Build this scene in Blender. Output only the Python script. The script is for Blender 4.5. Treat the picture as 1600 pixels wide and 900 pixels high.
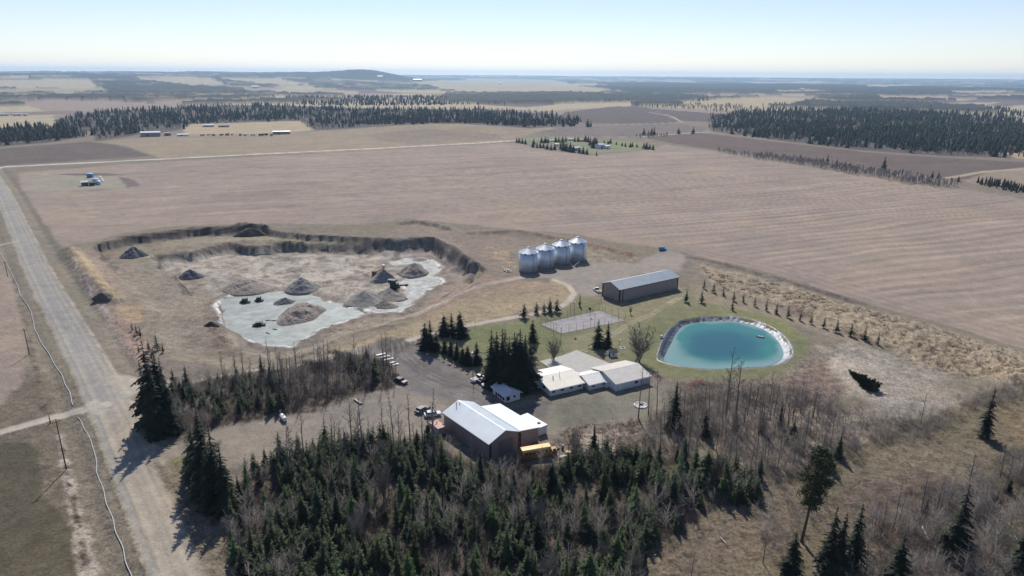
import bpy, math, random
import numpy as np
from mathutils import Vector, Matrix
from mathutils.geometry import tessellate_polygon

# ------------------------------------------------------------------ camera
scene = bpy.context.scene
for o in list(bpy.data.objects): bpy.data.objects.remove(o)
CH = 90.0
FPX = 1600*24/36.
PITCH = math.atan(332/FPX); ROLL = math.radians(0.43)
cF = np.array([0, math.cos(PITCH), -math.sin(PITCH)])
_R0 = np.array([1., 0, 0]); _U0 = np.array([0, math.sin(PITCH), math.cos(PITCH)])
cR = _R0*math.cos(ROLL)+_U0*math.sin(ROLL); cU = _U0*math.cos(ROLL)-_R0*math.sin(ROLL)
cd = bpy.data.cameras.new('camera'); cam = bpy.data.objects.new('camera', cd)
scene.collection.objects.link(cam)
cd.lens = 24; cd.sensor_width = 36; cd.clip_start = 0.5; cd.clip_end = 200000
m3 = Matrix(((cR[0], cU[0], -cF[0]), (cR[1], cU[1], -cF[1]), (cR[2], cU[2], -cF[2])))
cam.matrix_world = Matrix.Translation((0, 0, CH)) @ m3.to_4x4()
scene.camera = cam

# ------------------------------------------------------------------ sky, sun, exposure
SUN_EL = 44.0; SUN_AZ = -5.0          # azimuth clockwise from +Y
w = bpy.data.worlds.new('World'); scene.world = w; w.use_nodes = True
wn = w.node_tree.nodes; wl = w.node_tree.links
sky = wn.new('ShaderNodeTexSky'); sky.sky_type = 'NISHITA'; sky.sun_disc = False
sky.sun_elevation = math.radians(SUN_EL); sky.sun_rotation = math.radians(SUN_AZ)
sky.altitude = 700; sky.air_density = 1.0; sky.dust_density = 0.0; sky.ozone_density = 1.2
tint = wn.new('ShaderNodeMix'); tint.data_type = 'RGBA'; tint.blend_type = 'MULTIPLY'; tint.inputs['Factor'].default_value = 1
tint.inputs['B'].default_value = (1.03, .965, 1.06, 1); wl.new(sky.outputs[0], tint.inputs['A']); wl.new(tint.outputs['Result'], wn['Background'].inputs[0]); wn['Background'].inputs[1].default_value = 0.108
sl = bpy.data.lights.new('sun', 'SUN'); sl.energy = 5.0; sl.angle = math.radians(0.5); sl.color = (1, 0.95, 0.88)
so = bpy.data.objects.new('sun', sl); scene.collection.objects.link(so)
sdir = Vector((math.sin(math.radians(SUN_AZ))*math.cos(math.radians(SUN_EL)), math.cos(math.radians(SUN_AZ))*math.cos(math.radians(SUN_EL)), math.sin(math.radians(SUN_EL))))
so.rotation_euler = sdir.to_track_quat('Z', 'Y').to_euler()
scene.view_settings.view_transform = 'Standard'; scene.view_settings.look = 'None'
scene.view_settings.exposure = 0.0; scene.view_settings.gamma = 1
scene.cycles.volume_bounces = 1
scene.cycles.max_bounces = 6
HAZE_D = 5.8e-5

random.seed(7); rng = np.random.default_rng(7)
COL = scene.collection

# ------------------------------------------------------------------ noise and polygons
def _hash(ix, iy, s):
    h = (ix.astype(np.int64)*374761393 + iy.astype(np.int64)*668265263 + s*974711) & 0xffffffff
    h = ((h ^ (h >> 13))*1274126177) & 0xffffffff
    h = ((h ^ (h >> 16))*2246822519) & 0xffffffff
    return ((h ^ (h >> 15)) & 0xffff).astype(np.float32)/65535.*2-1
def vn(x, y, s=0):
    ix = np.floor(x); iy = np.floor(y); fx = (x-ix).astype(np.float32); fy = (y-iy).astype(np.float32)
    fx = fx*fx*(3-2*fx); fy = fy*fy*(3-2*fy)
    a = _hash(ix, iy, s); b = _hash(ix+1, iy, s); c = _hash(ix, iy+1, s); d = _hash(ix+1, iy+1, s)
    return (a*(1-fx)+b*fx)*(1-fy)+(c*(1-fx)+d*fx)*fy
def fbm(x, y, n=3, s=0):
    r = 0; a = 1.; t = 0
    for k in range(n):
        r = r+a*vn(x*2**k+k*17.3, y*2**k-k*9.1, s+k); t += a; a *= .55
    return r/t
def ss(a, b, x):
    t = np.clip((x-a)/(b-a), 0, 1); return t*t*(3-2*t)
def sdist(P, x, y):
    """signed distance, positive inside"""
    P = np.asarray(P, float); n = len(P)
    d2 = np.full(x.shape, 1e30); ins = np.zeros(x.shape, bool)
    for i in range(n):
        ax, ay = P[i]; bx, by = P[(i+1) % n]
        ex, ey = bx-ax, by-ay; L = ex*ex+ey*ey+1e-12
        t = np.clip(((x-ax)*ex+(y-ay)*ey)/L, 0, 1)
        d2 = np.minimum(d2, (x-ax-t*ex)**2+(y-ay-t*ey)**2)
        c = ((ay > y) != (by > y))
        if c.any():
            xi = ax+(y-ay)*ex/(ey if abs(ey) > 1e-12 else 1e-12)
            ins ^= c & (x < xi)
    d = np.sqrt(d2); return np.where(ins, d, -d)
def ldist(P, x, y):
    P = np.asarray(P, float); d2 = np.full(x.shape, 1e30)
    for i in range(len(P)-1):
        ax, ay = P[i]; bx, by = P[i+1]; ex, ey = bx-ax, by-ay; L = ex*ex+ey*ey+1e-12
        t = np.clip(((x-ax)*ex+(y-ay)*ey)/L, 0, 1)
        d2 = np.minimum(d2, (x-ax-t*ex)**2+(y-ay-t*ey)**2)
    return np.sqrt(d2)
def G0(px, py, z=0.):
    d = cF*FPX+cR*(px-800)+cU*(450-py); t = (z-CH)/d[2]; return np.array([d[0]*t, d[1]*t])
def W0(pts, z=0.): return np.array([G0(a, b, z) for a, b in pts])
def project(X, Y, Z):
    q = np.array([X, Y, Z-CH]); a = q@cF; return 800+FPX*(q@cR)/a, 450-FPX*(q@cU)/a

# ------------------------------------------------------------------ the lie of the land
PIT_OUT = W0([(152,386),(200,374),(300,361),(410,357),(470,367),(560,371),(640,373),(674,371),(708,384),(756,422),(742,450),(700,475),(650,500),(560,535),(480,567),(440,579),(380,580),(330,572),(260,560),(235,530),(222,480),(190,440),(165,405)])
PIT_IN = W0([(235,399),(300,393),(340,386),(356,381),(400,385),(440,381),(560,381),(640,379),(676,379),(702,391),(745,424),(733,440),(700,462),(660,490),(600,507),(540,524),(490,547),(455,564),(420,562),(380,552),(342,540),(330,510),(334,472),(290,458),(282,440),(250,420)], -3.0)
ZW = -8.0
PA = W0([(343,470),(360,463),(400,460),(430,457),(480,459),(500,469),(520,475),(560,484),(572,490),(540,500),(520,508),(500,515),(480,528),(455,541),(420,540),(395,530),(350,522),(347,500)], ZW)
PB = W0([(612,409),(640,405),(668,405),(686,420),(676,431),(690,436),(692,443),(660,460),(642,478),(625,488),(590,489),(575,485),(600,478),(622,470),(634,455),(628,441),(652,431),(668,421),(655,412),(620,415)], ZW)
POND = W0([(1028,561),(1031,545),(1037,530),(1046,515),(1063,501),(1098,495),(1150,495),(1190,504),(1219,520),(1236,541),(1236,558),(1216,570),(1180,574),(1120,577),(1075,574),(1045,568)], .3)
ROAD = W0([(312,960),(287,900),(256,825),(227,762),(205,710),(186,665),(167,625),(150,590),(118,530),(78,460),(50,405),(24,345),(4,300),(-20,262),(-60,190)])
BERM = W0([(110,392),(128,415),(150,440),(176,470)])
HUMP = G0(690, 218)
RIDGES = [(W0([(158,382),(200,371),(300,359),(405,354)]), 1.6, 5.), (W0([(375,357),(412,357)]), 2.4, 6.), (BERM, 3.0, 6.0),
          (W0([(625,349),(650,347),(680,352),(700,358)]), 1.5, 4.), (W0([(735,365),(810,362),(860,370),(900,378),(960,392),(985,398)]), 1.2, 5.),
          (W0([(380,370),(430,370),(470,373)]), 1.4, 4.), (W0([(640,375),(674,373),(706,386),(752,424)]), .9, 4.),
          (W0([(600,503),(660,480),(700,462),(740,444)]), .9, 5.)]
def relief(x, y):
    d = np.hypot(x, y); az = x/np.maximum(y, 50.)
    z = fbm(x/950, y/950, 3, 5)*(5*ss(900, 3500, d)+13*ss(3500, 10000, d))
    z = z+fbm(x/1500, y/1100, 3, 6)*24*ss(4500, 9000, d)
    z = z+74*ss(3600, 9600, d)*ss(-.10, -.33, az)
    hx, hy = -.2015*8600, 8600
    z = z+72*np.exp(-((x-hx)/430)**2-((y-hy)/700)**2)+46*np.exp(-((x-hx+350)/900)**2-((y-hy)/800)**2)
    z = z+30*np.exp(-((x+3800)/1500)**2-((y-10500)/900)**2)
    kf = ss(12000, 19500, d); z = z*(1-kf)+(74+18*fbm(x/2600, y/2600, 3, 15))*kf
    z = z+10*np.exp(-((x-HUMP[0])/190)**2-((y-HUMP[1]-190)/120)**2)
    z = z+fbm(x/130, y/130, 2, 9)*.9*ss(130, 500, d)+fbm(x/30, y/30, 2, 11)*.14
    return z
def HF(x, y):
    x = np.asarray(x, float); y = np.asarray(y, float)
    z = relief(x, y)
    near = (np.hypot(x, y) < 1300)
    if not near.any(): return z
    sh = x.shape; x1 = np.atleast_1d(x)[np.atleast_1d(near)]; y1 = np.atleast_1d(y)[np.atleast_1d(near)]
    dz = np.zeros(x1.shape)
    m = (x1 > -260) & (x1 < 40) & (y1 > 150) & (y1 < 480)
    if m.any():
        a, b = x1[m], y1[m]; wob = fbm(a/9, b/9, 3, 3)
        ww = 13-10.4*ss(240, 315, b); wob2 = fbm(a/17, b/17, 3, 29)*5.0*ss(270, 320, b)
        do = sdist(PIT_OUT, a, b)+wob*1.8+wob2*.5; di = sdist(PIT_IN, a, b)+wob*2.2+wob2
        ww = ww*(1+.6*np.maximum(0, fbm(a/14, b/14, 3, 37)))
        q = -3.0*ss(-.4, ww*.9, do)-4.6*ss(-.4, ww, di)*(1+.10*fbm(a/14, b/14, 2, 8))+2.3*np.clip(fbm(a/13, b/9, 3, 44)*2.2-.15, 0, 1)*np.exp(-((di-3.2)/2.6)**2)*ss(270, 310, b)
        for Pn in (PA, PB):
            q = q+(ZW-.45-q)*ss(-1.8, 1.8, sdist(Pn, a, b)+wob*2.6)*(q < -4.2)
        dz[m] += q
    for P, h, wd in RIDGES:
        lo = P.min(0)-3*wd; hi = P.max(0)+3*wd
        m = (x1 > lo[0]) & (x1 < hi[0]) & (y1 > lo[1]) & (y1 < hi[1])
        if m.any():
            a, b = x1[m], y1[m]; dd = ldist(P, a, b)+fbm(a/4, b/4, 2, 23)*wd*.25
            dz[m] += h*np.exp(-(dd/wd*1.5)**2)*(1+.35*fbm(a/3, b/3, 3, 21))
    m = (x1 > 25) & (x1 < 115) & (y1 > 180) & (y1 < 275)
    if m.any():
        dp = sdist(POND, x1[m], y1[m]); base = relief(x1[m], y1[m])
        dz[m] += (.3-base)*ss(-9, -1, dp) - 4.8*ss(-.3, 5.6, dp)
    m = x1 < 20
    if m.any():
        dr = ldist(ROAD, x1[m], y1[m])
        dz[m] += .35*ss(6.6, 4.6, dr)-.7*np.exp(-((dr-10.5)/2.2)**2)
    zz = np.atleast_1d(z).copy(); zz[np.atleast_1d(near)] += dz
    return zz.reshape(sh) if sh else float(zz[0])
_ts = np.concatenate([np.geomspace(80, 1500, 500), np.geomspace(1510, 60000, 500)])
def G(px, py):
    d = cF*FPX+cR*(px-800)+cU*(450-py); d = d/np.linalg.norm(d)
    X = d[0]*_ts; Y = d[1]*_ts; Z = CH+d[2]*_ts; g = Z-HF(X, Y)
    k = np.argmax(g < 0)
    if g[k] >= 0: t = 22000.
    else:
        k = max(k, 1); t = _ts[k-1]+(_ts[k]-_ts[k-1])*g[k-1]/(g[k-1]-g[k]+1e-9)
    return np.array([d[0]*t, d[1]*t])
def WG(pts): return np.array([G(a, b) for a, b in pts])
def g3(px, py):
    a = G(px, py); return Vector((a[0], a[1], float(HF(a[0], a[1]))))
def hpx(px, by, ty):
    b = g3(px, by); lo, hi = 0, 60
    for _ in range(30):
        m_ = (lo+hi)/2
        if project(b[0], b[1], b[2]+m_)[1] > ty: lo = m_
        else: hi = m_
    return lo

# ------------------------------------------------------------------ materials
MATS = {}
def mat(name, col, rough=.8, metal=0., var=.12, scale=3., var2=0, objrand=0., spec=.3, bump=0., stripes=None, hue=0.):
    if name in MATS: return MATS[name]
    m = bpy.data.materials.new(name); m.use_nodes = True; n = m.node_tree.nodes; l = m.node_tree.links
    b = n['Principled BSDF']; b.inputs['Roughness'].default_value = rough; b.inputs['Metallic'].default_value = metal
    b.inputs['Specular IOR Level'].default_value = spec
    tc = n.new('ShaderNodeTexCoord'); no = n.new('ShaderNodeTexNoise'); no.inputs['Scale'].default_value = scale
    no.inputs['Detail'].default_value = 5; l.new(tc.outputs['Object'], no.inputs['Vector'])
    mr = n.new('ShaderNodeMapRange'); mr.inputs[1].default_value = .3; mr.inputs[2].default_value = .7
    mr.inputs[3].default_value = 1-var; mr.inputs[4].default_value = 1+var; l.new(no.outputs[0], mr.inputs[0])
    hs = n.new('ShaderNodeHueSaturation'); hs.inputs['Color'].default_value = (*col, 1)
    last = mr.outputs[0]
    if objrand:
        oi = n.new('ShaderNodeObjectInfo'); m2 = n.new('ShaderNodeMapRange'); m2.inputs[3].default_value = 1-objrand; m2.inputs[4].default_value = 1+objrand
        l.new(oi.outputs['Random'], m2.inputs[0]); mu = n.new('ShaderNodeMath'); mu.operation = 'MULTIPLY'
        l.new(last, mu.inputs[0]); l.new(m2.outputs[0], mu.inputs[1]); last = mu.outputs[0]
        if hue:
            m3_ = n.new('ShaderNodeMapRange'); m3_.inputs[3].default_value = .5-hue; m3_.inputs[4].default_value = .5+hue
            l.new(oi.outputs['Random'], m3_.inputs[0]); l.new(m3_.outputs[0], hs.inputs['Hue'])
    if stripes:
        axis, freq, amt = stripes
        wv = n.new('ShaderNodeTexWave'); wv.bands_direction = axis; wv.inputs['Scale'].default_value = freq; wv.inputs['Distortion'].default_value = 0
        l.new(tc.outputs['Object'], wv.inputs['Vector']); m4 = n.new('ShaderNodeMapRange'); m4.inputs[3].default_value = 1-amt; m4.inputs[4].default_value = 1
        l.new(wv.outputs[0], m4.inputs[0]); mu2 = n.new('ShaderNodeMath'); mu2.operation = 'MULTIPLY'
        l.new(last, mu2.inputs[0]); l.new(m4.outputs[0], mu2.inputs[1]); last = mu2.outputs[0]
    l.new(last, hs.inputs['Value']); l.new(hs.outputs[0], b.inputs['Base Color'])
    if bump:
        bp = n.new('ShaderNodeBump'); bp.inputs['Strength'].default_value = 1; bp.inputs['Distance'].default_value = bump
        l.new(no.outputs[0], bp.inputs['Height']); l.new(bp.outputs[0], b.inputs['Normal'])
    MATS[name] = m; return m
def ground_mat():
    m = bpy.data.materials.new('ground'); m.use_nodes = True; n = m.node_tree.nodes; l = m.node_tree.links
    b = n['Principled BSDF']; b.inputs['Roughness'].default_value = .95; b.inputs['Specular IOR Level'].default_value = .1
    at = n.new('ShaderNodeAttribute'); at.attribute_name = 'Col'
    tc = n.new('ShaderNodeTexCoord'); val = None
    for sc, amt, det in ((1.7, .52, 7), (.30, .30, 6), (.03, .12, 4)):
        no = n.new('ShaderNodeTexNoise'); no.inputs['Scale'].default_value = sc; no.inputs['Detail'].default_value = det; no.inputs['Roughness'].default_value = .65
        l.new(tc.outputs['Object'], no.inputs['Vector'])
        mr = n.new('ShaderNodeMapRange'); mr.inputs[1].default_value = .3; mr.inputs[2].default_value = .7; mr.inputs[3].default_value = 1-amt; mr.inputs[4].default_value = 1+amt
        l.new(no.outputs[0], mr.inputs[0])
        if val is None: val = mr.outputs[0]; first = no
        else:
            mu = n.new('ShaderNodeMath'); mu.operation = 'MULTIPLY'; l.new(val, mu.inputs[0]); l.new(mr.outputs[0], mu.inputs[1]); val = mu.outputs[0]
    mxv = n.new('ShaderNodeMix'); mxv.inputs['A'].default_value = 1.; l.new(at.outputs['Alpha'], mxv.inputs['Factor']); l.new(val, mxv.inputs['B']); val = mxv.outputs['Result']
    hs = n.new('ShaderNodeHueSaturation'); l.new(at.outputs['Color'], hs.inputs['Color']); l.new(val, hs.inputs['Value']); l.new(hs.outputs[0], b.inputs['Base Color'])
    bp = n.new('ShaderNodeBump'); bp.inputs['Distance'].default_value = .22; l.new(first.outputs[0], bp.inputs['Height']); l.new(bp.outputs[0], b.inputs['Normal'])
    return m
GM = ground_mat()

# ------------------------------------------------------------------ object helpers
def tag(o, label=None, cat=None, group=None, kind=None):
    if label: o['label'] = label
    if cat: o['category'] = cat
    if group: o['group'] = group
    if kind: o['kind'] = kind
    return o
def thing(name, label, cat, loc, rz=0., group=None):
    o = bpy.data.objects.new(name, None); COL.objects.link(o); o.location = loc; o.rotation_euler = (0, 0, rz)
    o.empty_display_size = .5
    return tag(o, label, cat, group)
def mesh_obj(name, v, f, m, parent=None, smooth=False):
    me = bpy.data.meshes.new(name)
    if isinstance(v, np.ndarray) and isinstance(f, np.ndarray):
        me.vertices.add(len(v)); me.vertices.foreach_set('co', v.astype(np.float32).ravel())
        k = f.shape[1]; me.loops.add(f.size); me.loops.foreach_set('vertex_index', f.astype(np.int32).ravel())
        me.polygons.add(len(f)); me.polygons.foreach_set('loop_start', np.arange(0, f.size, k, dtype=np.int32))
        me.polygons.foreach_set('loop_total', np.full(len(f), k, np.int32)); me.update(calc_edges=True)
    else: me.from_pydata([tuple(p) for p in v], [], f); me.update()
    if smooth: me.polygons.foreach_set('use_smooth', [True]*len(me.polygons))
    if m is not None: me.materials.append(m)
    o = bpy.data.objects.new(name, me); COL.objects.link(o)
    if parent is not None: o.parent = parent
    return o
class MB:
    def __init__(s): s.v = []; s.f = []
    def add(s, v, f):
        k = len(s.v); s.v += [tuple(map(float, p)) for p in v]; s.f += [tuple(i+k for i in q) for q in f]; return s
    def box(s, x0, x1, y0, y1, z0, z1):
        return s.add([(x0,y0,z0),(x1,y0,z0),(x1,y1,z0),(x0,y1,z0),(x0,y0,z1),(x1,y0,z1),(x1,y1,z1),(x0,y1,z1)],
                     [(0,3,2,1),(4,5,6,7),(0,1,5,4),(1,2,6,5),(2,3,7,6),(3,0,4,7)])
    def prism(s, poly, axis, a, b):
        """poly: list of 2D points, extruded along axis from a to b"""
        n = len(poly)
        def mk(p, t):
            return {'x': (t, p[0], p[1]), 'y': (p[0], t, p[1]), 'z': (p[0], p[1], t)}[axis]
        v = [mk(p, a) for p in poly]+[mk(p, b) for p in poly]
        return s.add(v, [tuple(range(n))[::-1], tuple(range(n, 2*n))]+[(i, (i+1) % n, n+(i+1) % n, n+i) for i in range(n)])
    def tube(s, a, b, r0, r1=None, n=8):
        r1 = r0 if r1 is None else r1; a = Vector(a); b = Vector(b); d = (b-a).normalized()
        u = d.orthogonal().normalized(); w_ = d.cross(u)
        v = []
        for p, r in ((a, r0), (b, r1)):
            for i in range(n):
                t = 2*math.pi*i/n; v.append(p+u*math.cos(t)*r+w_*math.sin(t)*r)
        return s.add(v, [(i, (i+1) % n, n+(i+1) % n, n+i) for i in range(n)]+[tuple(range(n))[::-1], tuple(range(n, 2*n))])
    def lathe(s, prof, n=40, c=(0, 0)):
        v = []; f = []
        for r, z in prof:
            for i in range(n):
                t = 2*math.pi*i/n; v.append((c[0]+r*math.cos(t), c[1]+r*math.sin(t), z))
        for k in range(len(prof)-1):
            for i in range(n): f.append((k*n+i, k*n+(i+1) % n, (k+1)*n+(i+1) % n, (k+1)*n+i))
        f.append(tuple(range(n))[::-1]); f.append(tuple((len(prof)-1)*n+i for i in range(n)))
        return s.add(v, f)
    def xf(s, ox=0, oy=0, oz=0, rz=0):
        c, q = math.cos(rz), math.sin(rz); s.v = [(x*c-y*q+ox, x*q+y*c+oy, z+oz) for x, y, z in s.v]; return s
    def build(s, name, m, parent=None, smooth=False): return mesh_obj(name, s.v, s.f, m, parent, smooth)
def inpoly_pts(P, n, seed):
    r = np.random.default_rng(seed); lo = P.min(0); hi = P.max(0); out = []
    while sum(len(o) for o in out) < n:
        q = r.uniform(lo, hi, (n*3+50, 2)); out.append(q[sdist(P, q[:, 0], q[:, 1]) > 0])
    return np.concatenate(out)[:n]
def area(P):
    x, y = P[:, 0], P[:, 1]; return abs(np.dot(x, np.roll(y, -1))-np.dot(y, np.roll(x, -1)))/2
def spaced(P, dmin, n, seed, avoid=()):
    """points at least about dmin apart"""
    c = inpoly_pts(P, n*12, seed); keep = []; grid = {}
    for q in c:
        k = (int(q[0]//dmin), int(q[1]//dmin)); bad = False
        for i in (-1, 0, 1):
            for j in (-1, 0, 1):
                for p in grid.get((k[0]+i, k[1]+j), ()):
                    if (p[0]-q[0])**2+(p[1]-q[1])**2 < dmin*dmin: bad = True
        if bad: continue
        if any(sdist(A, q[:1], q[1:])[0] > 0 for A in avoid): continue
        grid.setdefault(k, []).append(q); keep.append(q)
        if len(keep) >= n: break
    return np.array(keep)

# ------------------------------------------------------------------ palette (albedo)
FIELD = (.268, .212, .170); PLOW = (.115, .09, .082); DRY = (.215, .178, .125); STRAW = (.36, .285, .18); TAN = (.36, .30, .20)
LAWN = (.185, .178, .10); GREEN = (.15, .162, .075); GRAVEL = (.30, .285, .26); TRACK = (.36, .31, .24); SAND = (.385, .345, .285)
MUD = (.15, .13, .118); FFLOOR = (.125, .10, .078); WOOD = (.045, .05, .045); REDG = (.205, .165, .128); PALE = (.38, .33, .27); DARKD = (.07, .06, .058)
GREYG = (.175, .15, .125)
ZN = ['ground', 'field', 'plowed_field', 'road', 'driveway', 'lawn', 'gravel_pit', 'far_wood', 'farm_track', 'hills', 'court']

# ------------------------------------------------------------------ the terrain sheet
ang = np.concatenate([np.radians(np.linspace(-100, -45, 40, endpoint=False)), np.radians(np.linspace(-45, 45, 1180, endpoint=False)), np.radians(np.linspace(45, 100, 40))])
sv = np.concatenate([np.linspace(12, 1.05, 30, endpoint=False), np.linspace(1.05, .13, 640, endpoint=False), np.linspace(.13, .012, 190, endpoint=False), np.geomspace(.012, .0036, 60)])
rad = CH/sv
A, Rr = np.meshgrid(ang, rad)
TX = (np.sin(A)*Rr).ravel(); TY = (np.cos(A)*Rr).ravel(); NV = len(TX); TD = np.hypot(TX, TY)
TZ = HF(TX, TY)
TC = np.zeros((NV, 3), np.float32); TB = np.full(NV, .10, np.float32); TZN = np.zeros(NV, np.int16); CAN = np.zeros(NV, np.float32)
TC[:] = DRY
nA = fbm(TX/22, TY/22, 4, 31); nB = fbm(TX/5, TY/5, 3, 33); nC = fbm(TX/1.6, TY/1.6, 3, 35)
def mixcol(m, k, c): TC[m] = TC[m]*(1-k[:, None])+np.asarray(c, np.float32)*k[:, None]
mixcol(slice(None), np.clip(nA*1.3+.4, 0, 1), GREYG)
# far procedural patchwork of fields and woods along the survey grid
ca, sa = math.cos(math.radians(33)), math.sin(math.radians(33))
U = TX*ca+TY*sa; V = -TX*sa+TY*ca
m = TD > 1500
um, vm = U[m]+fbm(TX[m]/500, TY[m]/500, 2, 71)*170, V[m]+fbm(TX[m]/500, TY[m]/500, 2, 72)*170
cu, cv = np.floor(um/820), np.floor(vm/820); hsh = _hash(cu, cv, 3); hs2 = _hash(np.floor(um/410), np.floor(vm/820), 5)
cc = np.where((hs2 > .25)[:, None], np.array(TAN), np.where((hs2 > -.3)[:, None], np.array(FIELD), np.array(PLOW)*1.3))
TC[m] = TC[m]+(cc-TC[m])*ss(1500, 1900, TD[m])[:, None]
wn_ = fbm(TX[m]/420, TY[m]/300, 4, 77)+hsh*.22+.05*ss(4000, 9000, TD[m])
iswood = wn_ > .10
wm = np.zeros(NV, bool); wm[np.where(m)[0][iswood]] = True
wm &= TD > 2300
TC[wm] = WOOD; TZN[TD > 3000] = 9; TZN[wm] = 7; CAN[wm] = 1

def paint(pts, col, edge=1.5, wob=(1.5, 8.), zone=None, alpha=1., tus=None, z0=None, canopy=None, patchy=None, world=None):
    P = world if world is not None else WG(pts)
    pad = edge*2+wob[0]*2
    lo = P.min(0)-pad; hi = P.max(0)+pad
    idx = np.where((TX > lo[0]) & (TX < hi[0]) & (TY > lo[1]) & (TY < hi[1]))[0]
    if not len(idx): return P
    x, y = TX[idx], TY[idx]
    d = sdist(P, x, y)
    if wob[0]: d = d+wob[0]*fbm(x/wob[1], y/wob[1], 3, 41)
    k = ss(-edge, edge, d)*alpha
    if patchy: k = k*ss(patchy[1], patchy[2], fbm(x/patchy[0], y/patchy[0], 3, 57))
    mixcol(idx, k.astype(np.float32), col)
    ins = idx[(d > 0) & (k > alpha*.4)]
    if zone: TZN[ins] = ZN.index(zone)
    if tus is not None: TB[idx] = TB[idx]*(1-k)+tus*k
    if canopy is not None: CAN[ins] = canopy
    return P
def line(pts, wd, col, edge=.6, zone=None, alpha=1., patchy=None, wob=.4, world=None, tus=None):
    P = world if world is not None else WG(pts)
    lo = P.min(0)-wd-3*edge-wob*2; hi = P.max(0)+wd+3*edge+wob*2
    idx = np.where((TX > lo[0]) & (TX < hi[0]) & (TY > lo[1]) & (TY < hi[1]))[0]
    if not len(idx): return P
    x, y = TX[idx], TY[idx]; d = wd/2-ldist(P, x, y)+wob*fbm(x/5, y/5, 2, 43)
    k = ss(-edge, edge, d)*alpha
    if patchy: k = k*ss(patchy[1], patchy[2], fbm(x/patchy[0], y/patchy[0], 3, 59))
    mixcol(idx, k.astype(np.float32), col)
    if zone: TZN[idx[(d > 0)]] = ZN.index(zone)
    if tus is not None: TB[idx] = TB[idx]*(1-k)+tus*k
    return P

def offs(P, o):
    d = np.gradient(P, axis=0); n = np.stack([-d[:, 1], d[:, 0]], 1); n /= np.linalg.norm(n, axis=1)[:, None]; return P+n*o
# -- far fields (explicit)
def far(pts, col, zone='hills', e=8, wob=(14, 60), canopy=0., **k): return paint(pts, col, e, wob, zone, canopy=canopy, **k)
far([(-40,126),(140,123),(152,136),(-40,139)], TAN); far([(-40,140),(160,137),(180,146),(60,155),(-40,158)], TAN, alpha=.8)
far([(215,121),(330,122),(352,131),(260,134)], TAN); far([(335,121),(440,124),(490,134),(400,130)], TAN)
far([(-40,148),(110,146),(280,142),(430,148),(430,160),(270,163),(120,158),(-40,160)], WOOD, 'far_wood', canopy=1., patchy=(180, -.25, .1))
far([(640,126),(740,123),(860,125),(960,141),(820,146),(700,139)], TAN, alpha=.9)
far([(430,138),(560,142),(560,147),(430,147)], TAN, alpha=.8)
far([(900,135),(1000,128),(1150,130),(1300,133),(1600,140),(1660,146),(1400,150),(1100,146),(980,145)], WOOD, 'far_wood', canopy=1.)
far([(540,166),(670,164),(700,168),(560,171)], TAN)
far([(825,168),(900,160),(990,160),(985,166),(890,171),(835,174)], TAN)
far([(1060,160),(1210,151),(1282,156),(1240,165),(1140,173),(1070,168)], STRAW)
far([(1370,150),(1480,151),(1490,157),(1380,156)], STRAW)
far([(1535,168),(1600,164),(1660,166),(1660,178),(1600,180),(1540,176)], TAN)
far([(1490,160),(1560,160),(1540,165)], TAN)
far([(690,150),(1040,148),(1110,152),(1050,158),(820,163),(700,160)], WOOD, 'far_wood', canopy=1.)
far([(-60,180),(80,181),(90,200),(-60,198)], TAN)
far([(0,176),(130,172),(130,178),(0,181)], (.2,.15,.13))
far([(880,175),(965,166),(1012,168),(1062,190),(1040,193),(880,192)], PLOW, 'plowed_field', 4)
far([(1012,170),(1130,178),(1110,190),(1070,189)], PLOW, 'plowed_field', 4)
far([(800,198),(905,193),(1060,193),(1110,200),(1090,208),(990,216),(830,208)], (.17,.14,.12), 'plowed_field', 4)
far([(1005,214),(1095,208),(1200,220),(1350,238),(1500,248),(1700,258),(1700,330),(1600,298),(1480,280),(1300,258),(1100,232),(1040,222)], (.13,.098,.083), 'plowed_field', 3, (3, 40))
far([(280,194),(480,186),(495,203),(380,212),(290,210)], STRAW, 'hills', 4, (5, 30))
far([(145,222),(290,210),(480,206),(600,198),(700,193),(870,200),(830,210),(790,222),(500,239),(250,247),(190,226)], (.27,.215,.15), 'field', 4, (4, 30))
far([(-60,238),(140,221),(180,226),(240,244),(-60,262)], (.125,.10,.085), 'plowed_field', 6, (5, 40))
far([(560,212),(640,203),(740,205),(800,215),(640,226)], (.20,.16,.125), None, 15, (15, 40), alpha=.6)
# wooded hill and ridges
for pp in ([(1160,128),(1260,128),(1300,131),(1180,132)], [(1340,133),(1420,132),(1470,136),(1360,137)], [(980,126),(1080,126),(1100,129),(1000,129)], [(1480,143),(1560,142),(1600,146),(1500,147)], [(860,131),(930,130),(950,134),(880,135)], [(1210,142),(1270,141),(1290,144),(1220,145)]): far(pp, TAN, e=12, wob=(25, 90))
hx, hy = -.2015*8600, 8600
th = np.linspace(0, 2*math.pi, 28)[:-1]
paint(None, WOOD, 30, (60, 200), 'far_wood', canopy=1., world=np.stack([hx-150+900*np.cos(th), hy-300+900*np.sin(th)], 1))
paint(None, WOOD, 30, (90, 250), 'far_wood', canopy=1., world=np.stack([hx-1300+700*np.cos(th), hy+100+260*np.sin(th)], 1))
far([(480,132),(600,130),(670,134),(700,143),(600,141),(500,139)], WOOD, 'far_wood', canopy=1., patchy=(160, -.4, -.1))
far([(0,117),(250,118),(420,117),(420,120),(200,121),(0,121)], WOOD, 'far_wood', canopy=1., patchy=(300, -.4, -.1))
far([(150,128),(215,126),(300,134),(260,140),(180,137)], WOOD, 'far_wood', canopy=1., patchy=(120, -.5, -.2))
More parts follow.
